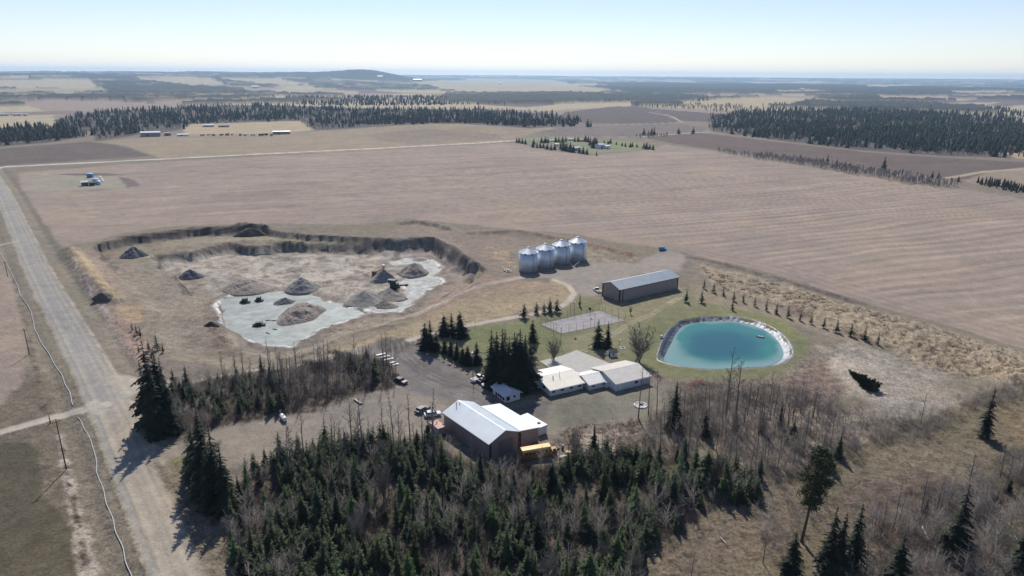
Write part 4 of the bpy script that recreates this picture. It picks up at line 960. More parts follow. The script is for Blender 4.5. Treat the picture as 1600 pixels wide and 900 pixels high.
def dense_bare(name, pts, hlo, hhi, label, seed, m):
    r = np.random.default_rng(seed); src = []
    for q in range(5):
        rr = random.Random(q+300); v = []; f = []
        sliver(v, f, Vector((0, 0, -.02)), Vector((rr.uniform(-.03, .03), rr.uniform(-.03, .03), .95)), .009)
        for b_i in range(20):
            z_ = rr.uniform(.12, .85); a_ = rr.uniform(0, 6.28); L = .30*(1.15-z_)*rr.uniform(.6, 1.3); p_ = Vector((0, 0, z_)); e_ = p_+Vector((math.cos(a_), math.sin(a_), rr.uniform(.7, 1.5)))*L
            sliver(v, f, p_, e_, .0045)
            for t_i in range(5):
                o_ = p_.lerp(e_, rr.uniform(.25, 1)); sliver(v, f, o_, o_+Vector((math.cos(a_)+rr.uniform(-1, 1), math.sin(a_)+rr.uniform(-1, 1), rr.uniform(.3, 1.5)))*L*.4, .0024)
        src.append((np.array([tuple(p_) for p_ in v]), np.array(f)))
    zz = HF(pts[:, 0], pts[:, 1]); VV = []; FF = []; base = 0
    for i, p_ in enumerate(pts):
        v, f = src[i % 5]; a_ = r.uniform(0, 6.28); h = r.uniform(hlo, hhi); w_ = h*r.uniform(.8, 1.4); c, s = math.cos(a_), math.sin(a_)
        VV.append(np.stack([(v[:, 0]*c-v[:, 1]*s)*w_+p_[0], (v[:, 0]*s+v[:, 1]*c)*w_+p_[1], v[:, 2]*h+zz[i]], 1)); FF.append(f+base); base += len(v)
    o = mesh_obj(name, np.concatenate(VV), np.concatenate(FF), m); tag(o, label, 'saplings', kind='stuff')
MGT = mat('grey sapling bark', (.20, .18, .165), .9, 0, .3, .3)
def clumped(P, n, seed, sc=9, lo=-.1, avoid=()):
    q = inpoly_pts(P, n*3, seed); k = fbm(q[:, 0]/sc, q[:, 1]/sc, 3, seed) > lo
    for A_ in avoid: k &= sdist(A_, q[:, 0], q[:, 1]) < -.5
    return q[k][:n]
dense_bare('bare_saplings', clumped(WBP, 330, 401, 8, .0, (SHOPA, BUSA)), 2.5, 8.5, 'grey leafless saplings crowding between the foreground spruces', 1, MGT)
SPW = WG([(1060,612),(1130,600),(1220,606),(1300,625),(1350,660),(1335,720),(1260,750),(1180,750),(1100,735),(1010,712),(1000,670),(1020,640)])
dense_bare('bare_saplings', clumped(SPW, 620, 402, 7, -.2), 2., 7., 'grey leafless thicket between the pond and the foreground wood', 2, mat('brown sapling bark', (.19, .162, .145), .9, 0, .3, .3))
dense_bare('bare_saplings', clumped(WG([(1180,745),(1240,740),(1290,790),(1250,880),(1200,900),(1180,820)]), 60, 403), 2., 6, 'sparse leafless saplings round the tall pine', 3, MGT)
dense_bare('bare_saplings', clumped(WG([(1290,850),(1400,800),(1500,750),(1600,715),(1680,760),(1680,960),(1260,960)]), 520, 404, 7, -.15), 2., 7.5, 'grey leafless thicket with deadfall in the lower right corner', 4, MGT)
dense_bare('bare_saplings', clumped(WA, 330, 405, 7, -.25), 2., 6.5, 'grey leafless saplings in the thicket by the lower drive', 5, MGT)
dense_bare('bare_saplings', clumped(WG([(1335,668),(1365,640),(1430,650),(1480,632),(1560,600),(1640,580),(1700,570),(1700,605),(1580,630),(1500,655),(1440,695),(1370,705)]), 300, 406, 8, -.2), 1.5, 4.5, 'band of grey leafless bushes above the clearing', 6, MGT)
# far woods
def wood_pts(P, step, seed, thin=0.):
    lo = P.min(0); hi = P.max(0); r = np.random.default_rng(seed); out = []
    n = int((hi-lo).prod()/(step*step)); q = r.uniform(lo, hi, (min(n, 400000), 2)); d = sdist(P, q[:, 0], q[:, 1])+17*fbm(q[:, 0]/38, q[:, 1]/38, 3, seed)
    k = (d > 0) & (fbm(q[:, 0]/60, q[:, 1]/60, 3, seed+5) > thin-.35)
    keep = r.random(len(q)) < np.clip(1-(np.hypot(q[:, 0], q[:, 1])-900)/1800, .35, 1)
    return q[k & keep]
labs = [('dark spruce wood stretching behind the far side of the big field', 'leafless trees mixed through the wood behind the big field'),
        ('dark spruce wood at the far left edge beyond the crossroads', 'leafless trees in the wood at the far left edge'),
        ('broad dark spruce forest at the upper right', 'leafless trees fringing the forest at the upper right')]
for i, P in enumerate(WOODS):
    q = wood_pts(P, (8.0, 5.5, 6.6)[i], 50+i); r = np.random.default_rng(i)
    mixn = fbm(q[:, 0]/55, q[:, 1]/55, 3, 61)+r.normal(0, .28, len(q))
    edge = sdist(P, q[:, 0], q[:, 1]); con = mixn > (.06, -.12, -.16)[i]+.5*(edge < 26)
    h = (3.5+11*r.beta(1.5, 1.6, len(q)))*(1+.35*mixn)
    forest('spruce_wood', q[con], h[con], M_FARSPR, labs[i][0], 'wood', seed=10+i, slim=.23)
    forest('bare_wood', q[~con], h[~con]*.8, M_FARBARE, labs[i][1], 'bare trees', seed=20+i, bare=True)
# tree strips further off
STR = [([(870,193),(905,186),(905,196),(890,200)], 1), ([(985,163),(1130,166),(1210,174),(1200,180),(1100,176),(990,168)], 0), ([(1190,165),(1300,160),(1420,160),(1500,166),(1500,178),(1350,172),(1220,172)], 1), ([(1500,172),(1560,168),(1600,176),(1600,196),(1540,188)], 1), ([(820,150),(1100,150),(1110,158),(820,162)], 1), ([(450,152),(800,150),(810,163),(560,166),(440,162)], 1)]
for i, (pp, con) in enumerate(STR):
    P = WG(pp); q = wood_pts(P, 13, 150+i); q = q[:3500]; h = rng.uniform(8, 15, len(q))
    forest('spruce_wood' if con else 'bare_wood', q, h, M_FARSPR if con else M_FARBARE, ['conifer clump at the near end of the long wood', 'leafless shelterbelt beyond the dark ploughed fields', 'conifer belt behind the upper right forest', 'conifer clump at the right edge beyond the forest', 'thin conifer line under the far blue hills', 'leafless belt behind the long wood'][i], 'wood', tiers=3, seed=30+i, bare=not con)
# hedgerow right of the field
for pp, stp, lab, con, hh in (([(1100,236),(1130,234),(1290,256),(1420,278),(1490,290),(1480,297),(1400,284),(1280,264),(1120,240)], 3.6, 'grey leafless hedgerow along the right edge of the big field', False, (2.5, 8)),
                     ([(1535,290),(1545,284),(1620,296),(1620,306)], 4, 'low dark conifer hedge at the right edge of the field', True, (4, 7)),
                     ([(1000,214),(1050,212),(1050,218),(1000,220)], 8, 'grey scrub beyond the far farmstead', False, (4, 8))):
    P = WG(pp); q = wood_pts(P, stp, 99); forest('hedgerow', q, rng.uniform(*hh, len(q)), M_FARSPR if con else mat('hedgerow twigs', (.36, .31, .29), .9, 0, .3, .05), lab, 'hedgerow', seed=70, bare=not con)
g = 'conifers standing in the hedgerow right of the field'
for (x, b, t), lab in zip([(1380,268,244),(1292,257,240),(1285,257,246),(1307,260,248),(1456,278,266),(1466,279,269),(1497,284,274),(1250,249,241),(1262,252,245),(1320,262,252)], ['tallest conifer standing alone in the hedgerow', 'left tall conifer of the hedgerow trio', 'short conifer leftmost in the hedgerow trio', 'right conifer of the hedgerow trio', 'small conifer in the right part of the hedgerow', 'small conifer just right of its twin in the hedgerow', 'conifer near the right end of the hedgerow', 'conifer at the left part of the hedgerow', 'stubby conifer next to it in the left hedgerow', 'low conifer right of the hedgerow trio']):
    spruce_px(x, b, t-1, lab, g, SPR, 1.7, 'shelter_conifer')
for (x, b, t), lab in zip([(1006,211,199),(1013,211,202),(1018,212,198),(1022,211,197),(1060,209,198),(1083,209,197),(918,198,184),(923,198,186),(888,184,173)], ['first dark conifer by the track beyond the farmstead', 'second dark conifer by the track beyond the farmstead', 'third dark conifer by the track beyond the farmstead', 'tallest conifer by the track beyond the farmstead', 'lone conifer on the track halfway to the forest', 'conifer on the track close to the forest', 'left of two conifers by the far wood', 'right of two conifers by the far wood', 'single tree sticking above the wood end']):
    spruce_px(x, b, t, lab, 'conifers along the far track', SPR, 1.7, 'shelter_conifer')

# far farmstead trees
g = 'trees around the far farmstead'
fs = [(807,221,214),(811,222,215),(816,223,215),(821,224,216),(834,224,215),(833,229,220),(839,230,221),(844,230,221),(849,230,222),(846,222,214),(852,222,213),(856,222,214),(868,221,213),(873,221,213),(879,221,213),(884,220,212),(855,232,224),(861,233,224),(867,233,225),(876,232,218),(880,234,219),(885,235,221),(891,236,222),(896,237,226),(905,238,229),(911,239,229),(917,240,231),(915,220,211),(919,221,212),(922,226,214),(929,223,213),(932,224,214),(926,230,217),(944,223,218),(950,224,219),(954,223,216),(963,225,221),(972,227,222),(977,228,223),(985,229,223),(988,228,222),(995,229,225),(1006,231,223),(1010,232,222),(1015,232,224),(1020,233,225),(932,242,236),(898,220,212),(903,220,213)]
zone = lambda x, b: ('left of the white sheds' if x < 860 else 'round the green roofed barn' if x < 920 and b > 225 else 'behind the barns' if x < 925 else 'behind the grey house' if x < 935 else 'on the lawn right of the grey house' if x < 1000 else 'in the clump at the right end')
for i, (x, b, t) in enumerate(fs): spruce_px(x, b+1, t-1, 'dark conifer at the far farmstead, '+zone(x, b), g+' '+zone(x, b), SPR, 2.1, 'shelter_conifer')

# ------------------------------------------------------------------ building helpers
def rot_from(a, b):
    A_, B_ = g3(*a), g3(*b); return math.atan2(B_.y-A_.y, B_.x-A_.x), (B_-A_).to_2d().length
def gable(root, x0, y0, L, Wd, hw, rise, wm, rm, ov=.45, axis='x', rm2=None, th=.16, names=('wall', 'roof')):
    mb = MB()
    if axis == 'x': poly = [(y0, -.3), (y0+Wd, -.3), (y0+Wd, hw), (y0+Wd/2, hw+rise), (y0, hw)]; mb.prism(poly, 'x', x0, x0+L)
    else: poly = [(x0, -.3), (x0+L, -.3), (x0+L, hw), (x0+L/2, hw+rise), (x0, hw)]; mb.prism(poly, 'y', y0, y0+Wd)
    wl_ = mb.build(names[0], wm, root)
    half = (Wd if axis == 'x' else L)/2; sl_ = rise/half; dz = sl_*ov
    for k, s in enumerate((-1, 1)):
        m2 = MB(); c = (y0+Wd/2) if axis == 'x' else (x0+L/2)
        e = c+s*(half+ov); zt = hw+rise+.03; ze = hw-dz+.03
        pl = [(c, zt), (e, ze), (e, ze+th), (c, zt+th)]
        if axis == 'x': m2.prism(pl, 'x', x0-ov, x0+L+ov)
        else: m2.prism(pl, 'y', y0-ov, y0+Wd+ov)
        m2.build(names[1], (rm if s < 0 or rm2 is None else rm2), root)
    m3_ = MB(); m4_ = MB(); c = (y0+Wd/2) if axis == 'x' else (x0+L/2); zt = hw+rise+th+.03
    for s in (-1, 1):
        e = c+s*(half+ov+.06); ze = hw-dz+.0
        if axis == 'x': m4_.box(x0-ov, x0+L+ov, e-.06, e+.06, ze-.08, ze+.1)
        else: m4_.box(e-.06, e+.06, y0-ov, y0+Wd+ov, ze-.08, ze+.1)
    if axis == 'x': m3_.box(x0-ov, x0+L+ov, c-.16, c+.16, zt-.14, zt-.005)
    else: m3_.box(c-.10, c+.10, y0-ov, y0+Wd+ov, zt-.14, zt-.005)
    if L > 4 and Wd > 4:
        m3_.build('ridge_cap', rm, root); m4_.build('gutter', M_WHITE if wm == M_SIDING else M_DTRIM, root)
    return wl_
def window(parent, x, y, z, wd, ht, face, deep=.05, frame=True):
    """face: '-y' or '-x' wall; x,y is the wall plane point at the window's lower left"""
    b = .08
    m1 = MB(); m2 = MB()
    if face == '-y': m2.box(x-b, x+wd+b, y-deep, y+.02, z-b, z+ht+b); m1.box(x, x+wd, y-deep-.015, y-deep+.01, z, z+ht)
    else: m2.box(x-deep, x+.02, y-b, y+wd+b, z-b, z+ht+b); m1.box(x-deep-.015, x-deep+.01, y, y+wd, z, z+ht)
    f_ = m2.build('window', M_WHITE, parent); m1.build('pane', M_GLASS, f_)
def door(parent, x, y, wd, ht, face, m=None):
    m = m or M_WHITE; m1 = MB()
    if face == '-y': m1.box(x, x+wd, y-.06, y+.02, 0.02, ht)
    else: m1.box(x-.06, x+.02, y, y+wd, 0.02, ht)
    d_ = m1.build('door', m, parent); h_ = MB()
    if face == '-y': h_.box(x+.1, x+.18, y-.1, y-.06, 1., 1.1)
    else: h_.box(x-.1, x-.06, y+.1, y+.18, 1., 1.1)
    h_.build('handle', M_STEEL, d_)

# brown shed above the lawn
rz, L_ = rot_from((967.5,472), (1058.7,451)); 
Wd = 10.9; p = g3(967.5, 472); hw = hpx(967.5, 472, 452.5)
r = thing('metal_shed', 'long brown sheet metal shed with a grey gable roof on the grass', 'shed', p, rz)
gable(r, 0, 0, L_, Wd, hw, 1.9, M_BROWN, M_ROOFG, .5)
t = MB().box(-.04, .5, -.05, 0, 0, hw-.3).box(-.05, 0, -.04, .4, 0, hw-.3); t.build('corner_trim', M_DTRIM, r)
MB().box(L_-.6, L_+.04, -.05, 0, 0, hw-.3).build('corner_trim', M_DTRIM, r); MB().box(1.6, 2.1, -.04, 0, 0, hw-.3).build('corner_trim', M_DTRIM, r)
MB().box(-.05, 0, Wd-.7, Wd+.04, 0, hw-.3).build('corner_trim', M_DTRIM, r)
MB().box(-.06, 0, 2.6, 8.2, .05, 4.2).build('sliding_door', M_BROWN2, r)

# grain bins
gc = [(825,426,392.5,387.5,'nearest of the row, leftmost'),(851,420,391,382,'second from the left'),(876,414,388,377,'third from the left'),(901.5,409,385,374,'farthest of the row, rightmost')]
R_B = 4.55
for i, (x, fb, _, tp, lb) in enumerate(gc):
    f0 = g3(x, fb); d_ = Vector((f0.x, f0.y, 0)).normalized(); c = f0+d_*R_B; hw = hpx(x, fb, fb-28.5)
    r = thing('grain_bin', 'round galvanised steel grain bin with a cone roof, '+lb, 'grain bin', c, math.radians(20*i), 'galvanised grain bins in a row')
    MB().lathe([(R_B, -.3), (R_B, hw)], 48).build('wall', M_GALV, r, True)
    ro = MB().lathe([(R_B+.18, hw-.06), (R_B+.18, hw+.02), (.55, hw+2.35)], 48); ro.build('roof', M_GALVR, r)
    rb = MB()
    for k in range(24):
        a = k*math.tau/24; rb.tube(((R_B+.1)*math.cos(a), (R_B+.1)*math.sin(a), hw+.06), (.6*math.cos(a), .6*math.sin(a), hw+2.36), .035, .025, 4)
    rb.build('roof_rib', M_GALVR, r)
    MB().lathe([(.62, hw+2.25), (.62, hw+2.55), (.1, hw+2.75)], 16).build('cap', M_WHITE, r)
    for k, a in enumerate((-1.9, -1.2)):
        a -= math.radians(20*i); q = R_B+.02
        MB().box(-.28, .28, -.2, .25, hw-.55, hw+.35).xf(q*math.cos(a), q*math.sin(a), 0, a+math.pi/2).build('hatch', M_STEEL, r)
    a = -1.0-math.radians(20*i); lad = MB(); q = R_B+.18; ca2, sa2 = math.cos(a), math.sin(a)
    for s in (-.22, .22): lad.tube((q*ca2-s*sa2, q*sa2+s*ca2, .3), (q*ca2-s*sa2, q*sa2+s*ca2, hw), .035, n=5)
    for k in range(16): z_ = .5+k*(hw-.7)/16; lad.tube((q*ca2+.22*sa2, q*sa2-.22*ca2, z_), (q*ca2-.22*sa2, q*sa2+.22*ca2, z_), .025, n=4)
    lad.build('ladder', M_STEEL, r)
    MB().box(-.5, .5, -.08, .12, .15, 2.1).xf((R_B+.02)*math.cos(-.9-math.radians(20*i)+.75), (R_B+.02)*math.sin(-.9-math.radians(20*i)+.75), 0, math.pi/2-.15-math.radians(20*i)).build('door', M_GALVR, r)
# auger by the bins
p = g3(900, 417); r = thing('grain_auger', 'small wheeled grain auger in front of the farthest bins', 'auger', p, .5)
MB().tube((-1.6, 0, .3), (1.8, 0, 2.4), .16, n=10).build('tube', M_GALVR, r); MB().tube((0, 0, .5), (.6, 0, 1.5), .05).tube((0, -.8, .4), (0, .8, .4), .05).build('frame', M_STEEL, r)
for s in (-.8, .8): MB().tube((0, s-.1, .4), (0, s+.1, .4), .4, n=16).build('wheel', M_BLACK, r)
p = g3(793, 424); r = thing('scrap_pile', 'heap of pale and rusty scrap boards left of the grain bins', 'scrap', p, .2)
for k in range(9):
    a = random.uniform(0, 3.1); MB().box(-1.4, 1.4, -.15, .15, .05+.12*k, .15+.12*k).xf(random.uniform(-1.5, 1.5), random.uniform(-1, 1), 0, a).build('board', random.choice([M_WHITE, M_RUST, M_WOODP]), r)

# white house with its link and garage
rzH, _ = rot_from((860,619.5), (911,607.6)); pH = g3(860, 619.5)
r = thing('house', 'long white bungalow with tan roof, low link and grey roofed garage', 'house', pH, rzH)
cH, sH = math.cos(rzH), math.sin(rzH)
def toH(px, py):
    q = g3(px, py); d = q-pH; return (d.x*cH+d.y*sH, -d.x*sH+d.y*cH)
LH = toH(911, 607.6)[0]; hw = hpx(860, 619.5, 609.0); WH = 13.2
gable(r, 0, 0, LH, WH, hw, 1.3, M_SIDING, M_ROOFT, .6, rm2=M_ROOFT2)
for fx in (.5, 1.0*LH/4+.6, 2.0*LH/4+.9, 3.0*LH/4+1.): window(r, fx, 0, 1.0, 1.15, .85, '-y')
window(r, 0, 3, 1.0, 1.4, .9, '-x')
# back wing, seen as the paler roof at the left
gable(r, -4.6, 6.5, 5.2, 9.5, hw-.1, 1.45, M_SIDING, M_ROOFT2, .5, 'y')
lx, ly = toH(920.5, 610.4); lx2, _ = toH(945.5, 604.6); hl = hw-.15
gable(r, lx, ly, lx2-lx, 8., hl, 1.2, M_SIDING, M_ROOFT2, .5)
window(r, lx+.9, ly, .95, 1., .8, '-y'); window(r, lx+4.6, ly, .95, 1., .8, '-y')
gable(r, LH-.3, 2.2, lx-LH+.8, 6., hl-.2, .9, M_SIDING, M_ROOFT2, .3)
gx, gy = toH(961.8, 611.7); gx2, _ = toH(1017, 600.5); hg = hpx(961.8, 611.7, 599.5)
gable(r, gx, gy, gx2-gx, 12.5, hg, 1.4, M_SIDING, M_ROOFGY, .5)
gable(r, lx2-.2, gy+3.2, gx-lx2+.6, 6, hl-.2, .9, M_SIDING, M_ROOFT2, .25)
door(r, gx+1.0, gy, .95, 2.05, '-y'); window(r, gx+7, gy, 1.1, 1.2, .8, '-y')
MB().box(gx+9.2, gx+12.4, gy-.05, gy+.02, .05, 2.3).build('garage_door', mat('blue grey door', (.38, .46, .55), .5), r)
MB().box(-2.3, -1.7, 9.6, 10.2, 2, 4.6).build('chimney', M_STEEL, r); MB().tube((6., 5., 3), (6., 5., 4.9), .09).build('roof_vent', M_WHITE, r); MB().tube((3.4, 4.4, 2.8), (3.4, 4.4, 4.1), .14).build('roof_vent', M_STEEL, r)
PP = WG([(843,565),(876,557),(901,547.5),(966,573.5),(940,590),(880,590)])
o = sheet('patio', PP, .0, M_CONC); zmax = max(float(HF(a, b)) for a, b in PP); o.location.z = zmax+.14; o['kind'] = 'structure'
o = sheet('court_surface', CTW, .0, mat('court asphalt', (.30, .275, .27), .9, 0, .12, .3)); o.location.z = .02; o['kind'] = 'structure'

# playhouse by the twin spruces
p = g3(955, 558.5); r = thing('playhouse', 'little white playhouse with a dark roof under the twin spruces', 'playhouse', p, .3)
gable(r, 0, 0, 2.2, 2.6, 1.7, .7, M_SIDING, mat('charcoal roof', (.05, .055, .055), .7), .25); window(r, .5, 0, .7, .6, .6, '-y'); door(r, 0, .8, .8, 1.5, '-x', M_DTRIM)
p = g3(949.5, 554); r = thing('garden_chair', 'white round backed garden chair beside the playhouse', 'chair', p, .4)
MB().box(-.4, .4, -.4, .4, .4, .5).build('seat', M_WHITE, r); MB().box(-.4, .4, .32, .42, .5, 1.1).build('backrest', M_WHITE, r)
for sx in (-.35, .35):
    for sy in (-.35, .35): MB().tube((sx, sy, 0), (sx, sy, .42), .04, n=6).build('leg', M_WHITE, r)

# white cottage
rzC, LC = rot_from((789.5,630), (812.4,624)); p = g3(789.5, 630); hc = hpx(789.5, 630, 618.5)
_, WC = rot_from((789.5,630), (763,617.3))
r = thing('cottage', 'small white cottage with a dark screened porch under tall spruces', 'cottage', p, rzC)
gable(r, 0, 0, LC, WC, hc, .95, M_SIDING, mat('grey white shingles', (.58, .60, .64), .8, 0, .06, .5), .5, 'y')
for k in range(3): window(r, 0, .5+k*1.35, .55, 1.1, 1.35, '-x')
door(r, 0, 4.8, .85, 1.9, '-x', M_DTRIM); window(r, .35, 0, .6, 1.1, 1.3, '-y'); window(r, 2.7, 0, 1.1, .7, .7, '-y')
dsh = MB().lathe([(.05, 0), (.4, .18), (.42, .2), (.05, .05)], 14); dsh.xf(1.8, .2, hc+.9).build('dish', M_WHITE, r)

# big shop with lean-to
def at_z(px, py, z): q = G0(px, py, z); return Vector((q[0], q[1]))
EH = 4.9
A1 = at_z(764, 693.5, EH); A2 = at_z(691, 643.8, EH); RDG = at_z(795, 676, EH+2.); LT = at_z(852.4, 672.8, 3.9)
dirw = (A2-A1); WSH = dirw.length; rzS = math.atan2(dirw.y, dirw.x)-math.pi/2
r = thing('metal_shop', 'large brown metal workshop with pale blue roof and white lean-to roof', 'workshop', (A1.x, A1.y, float(HF(A1.x, A1.y))), rzS)
cS, sS = math.cos(rzS), math.sin(rzS)
def toS(q): d = Vector((q.x-A1.x, q.y-A1.y)); return (d.x*cS+d.y*sS, -d.x*sS+d.y*cS)
hwid = toS(RDG)[0]; LW_ = hwid*2; tot = toS(LT)[0]
print('shop', WSH, hwid, tot, math.degrees(rzS))
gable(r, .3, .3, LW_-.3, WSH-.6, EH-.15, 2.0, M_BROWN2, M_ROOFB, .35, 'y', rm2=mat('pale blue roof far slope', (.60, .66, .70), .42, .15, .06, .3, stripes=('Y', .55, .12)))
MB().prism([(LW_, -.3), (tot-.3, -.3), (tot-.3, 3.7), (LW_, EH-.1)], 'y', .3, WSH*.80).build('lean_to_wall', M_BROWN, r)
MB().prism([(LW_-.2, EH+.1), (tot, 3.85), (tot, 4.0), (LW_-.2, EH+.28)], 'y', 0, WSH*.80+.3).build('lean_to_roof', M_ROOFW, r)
MB().box(.3, .9, .22, .3, 0, EH-.4).build('corner_trim', M_DTRIM, r); MB().box(LW_-.5, LW_+.4, .2, .3, 0, EH-.3).build('corner_trim', M_DTRIM, r)
MB().box(3.2, 7.6, .22, .3, .05, 4.2).build('overhead_door', mat('grey brown door', (.16, .14, .14), .5), r)
MB().tube((3.5, WSH-1.5, 5), (3.5, WSH-1.5, 7.4), .1).tube((4.4, WSH-1.7, 5), (4.4, WSH-1.7, 7.0), .1).build('flue', M_STEEL, r)
# white flat-roofed unit beside it
q1 = at_z(851, 666.5, 2.7); q2 = at_z(842, 661, 2.7)
r = thing('office_trailer', 'white flat roofed trailer unit beside the workshop lean-to', 'trailer', (0, 0, 0), rzS)
c_ = at_z(816, 648.5, 2.7); n_c = at_z(851, 661.5, 2.7); f_c = at_z(843, 668, 2.7)
wx = max(2.6, abs(((n_c-f_c).x*cS+(n_c-f_c).y*sS))); ly_ = ((c_-f_c).x*-sS+(c_-f_c).y*cS)
r.location = (f_c.x, f_c.y, 0)
MB().box(0, wx, 0, ly_, .25, 2.55).build('body', M_SIDING, r); MB().box(-.1, wx+.1, -.1, ly_+.1, 2.55, 2.7).build('roof', M_WHITE, r)
MB().box(wx*.4, wx*.4+.7, 1.6, 2.2, 2.7, 3.0).build('roof_unit', M_STEEL, r); MB().box(.1, wx-.1, .1, ly_-.1, 0, .25).build('skirt', M_STEEL, r)
door(r, 0.02, ly_*.5, .9, 2.1, '-x')

# ------------------------------------------------------------------ vehicles
def wheel(root, x, y, rr=.36, wd=.24):
    t_ = MB().tube((x, y-wd/2, rr), (x, y+wd/2, rr), rr, n=18).build('wheel', M_BLACK, root); MB().tube((x, y-wd/2-.01, rr), (x, y+wd/2+.01, rr), rr*.55, n=12).build('rim', M_GALVR, t_)
def car(p, rz, label, m, kind='car', cat='car', roofm=None, name='parked_car', group=None):
    r = thing(name, label, cat, p, rz, group)
    L, W2, = (5.3, .95) if kind == 'pickup' else (4.6, .9)
    b = MB().prism([(-L/2, .35), (L/2, .35), (L/2+.03, .7), (L/2-.1, .95), (L*.2, 1.02), (-L/2+.02, 1.02), (-L/2-.03, .7)], 'y', -W2, W2); b.build('body', m, r)
    if kind == 'pickup': cab = [(-.3, 1.0), (1.25, 1.0), (.75, 1.72), (-.15, 1.74)]
    else: cab = [(-2.0, 1.0), (1.15, 1.0), (.45, 1.5), (-1.5, 1.52)]
    MB().prism(cab, 'y', -W2+.12, W2-.12).build('windows', M_GLASS, r)
    x0, x1 = cab[3][0], cab[2][0]; MB().box(x0+.02, x1, -W2+.13, W2-.13, cab[3][1]-.01, cab[3][1]+.05).build('roof', roofm or m, r)
    if kind == 'pickup': MB().box(-L/2+.12, -.42, -W2+.14, W2-.14, 1.0, 1.03).build('truck_bed', M_STEEL, r)
    for sx in (-L*.3, L*.31):
        for sy in (-W2+.1, W2-.1): wheel(r, sx, sy)
    for sy in (-.62, .62):
        MB().box(L/2-.02, L/2+.05, sy-.16, sy+.16, .66, .82).build('headlight', M_WHITE, r); MB().box(-L/2-.05, -L/2+.01, sy-.14, sy+.14, .7, .88).build('tail_light', M_RUST, r)
    return r
car(g3(748, 594), .75, 'white pickup truck parked under the spruces by the light pole', M_WHITE, 'pickup', 'pickup')
car(g3(758, 597), .65, 'dark purple car with white trim parked between the pickups', mat('dark purple paint', (.05, .035, .06), .3, 0, .03), 'car', 'car')
car(g3(766, 603), .6, 'silver pickup nearest the white cottage', mat('silver paint', (.5, .52, .56), .3, .3, .03), 'pickup', 'pickup')
car(g3(626, 598), -.6, 'dark old car half hidden at the thicket edge by the white sheets', mat('black paint', (.03, .03, .033), .35, 0, .03), 'car', 'car')
car(g3(933, 455.5), 1.9, 'white pickup parked behind the end of the brown shed', M_WHITE, 'pickup', 'pickup', name='parked_pickup')
car(g3(660, 643), .9, 'dark car at the far left end of the workshop', mat('grey paint', (.08, .08, .09), .35, 0, .03), 'car', 'car')
car(g3(676, 650), .3, 'grey car with a glaring white hood beside the workshop end', mat('pale paint', (.6, .6, .6), .25, 0, .03), 'car', 'car')
# school bus
HB = 2.9; b0 = at_z(817, 705, HB); b1 = at_z(865, 697, HB); rb = math.atan2((b1-b0).y, (b1-b0).x); LBs = (b1-b0).length+.6
r = thing('school_bus', 'yellow bus parked against the gable end of the metal workshop', 'bus', (b0.x, b0.y, float(HF(b0.x, b0.y))), rb)
MB().prism([(-.0, .5), (2.4, .5), (2.45, 2.3), (2.1, 2.75), (.35, 2.75), (-.05, 2.3)], 'x', 0, LBs-1.2).build('body', M_YEL, r)
MB().prism([(.0, 2.52), (2.4, 2.52), (2.1, 2.85), (1.2, 2.95), (.3, 2.85)], 'x', -.03, LBs-1.15).build('roof', M_YEL2, r)
MB().box(LBs-1.2, LBs+.6, .2, 2.2, .5, 1.55).build('hood', M_YEL, r); MB().box(LBs-1.22, LBs-1.15, .25, 2.15, 1.6, 2.4).build('windshield', M_GLASS, r)
for k in range(9): MB().box(.5+k*1.05, 1.35+k*1.05, -.08, .02, 1.6, 2.15).build('window', M_GLASS, r)
for z_ in (.95, 1.35): MB().box(0, LBs-1.2, -.04, .01, z_, z_+.06).build('stripe', M_BLACK, r)
for x_ in (1.9, LBs-.5):
    for y_ in (.12, 2.28): wheel(r, x_, y_, .48, .28)
for y_ in (.45, 1.95): MB().box(LBs+.58, LBs+.64, y_-.15, y_+.15, .8, 1.0).build('headlight', M_WHITE, r)
# junk by the bus
for (x, y, lab, m, c_t) in ((883, 713, 'pale lumber bundle on the ground right of the bus', M_WHITE, 'lumber'), (888, 710, 'yellow crate right of the bus', M_YEL2, 'crate'), (879, 702, 'dark red barrel standing behind the bus nose', M_RUST, 'barrel')):
    r = thing({'lumber': 'lumber_bundle', 'crate': 'crate', 'barrel': 'barrel'}[c_t], lab, c_t, g3(x, y), .5)
    if c_t == 'barrel': MB().lathe([(.35, 0), (.37, .3), (.35, .6), (.37, .9), (.35, 1.2)], 16).build('drum', m, r); MB().lathe([(.36, 1.2), (.3, 1.24)], 16).build('lid', M_STEEL, r)
    elif c_t == 'crate':
        MB().box(-.6, .6, -.5, .5, .1, .8).build('box', m, r); MB().box(-.65, .65, -.55, .55, 0, .1).build('pallet', M_WOODP, r)
    else:
        for k in range(4): MB().box(-1.6, 1.6, -.35+.18*k, -.2+.18*k, .05, .2+.1*(k % 2)).build('board', m, r)
# red and pink cargo box left of the shop
p = g3(684, 676); r = thing('cargo_trailer', 'pinkish topped grey box trailer left of the workshop', 'trailer', p, rzS)
MB().box(-1.2, 1.2, -2.2, 2.2, .6, 2.4).build('body', mat('faded grey box', (.28, .28, .32), .6), r); MB().box(-1.25, 1.25, -2.25, 2.25, 2.4, 2.5).build('roof', mat('pink primer', (.55, .32, .27), .7, 0, .3, 1.2), r)
for sy in (-.7, .5):
    for sx in (-1.1, 1.1): MB().tube((sx-.12, sy, .4), (sx+.12, sy, .4), .4, n=14).build('wheel', M_BLACK, r)

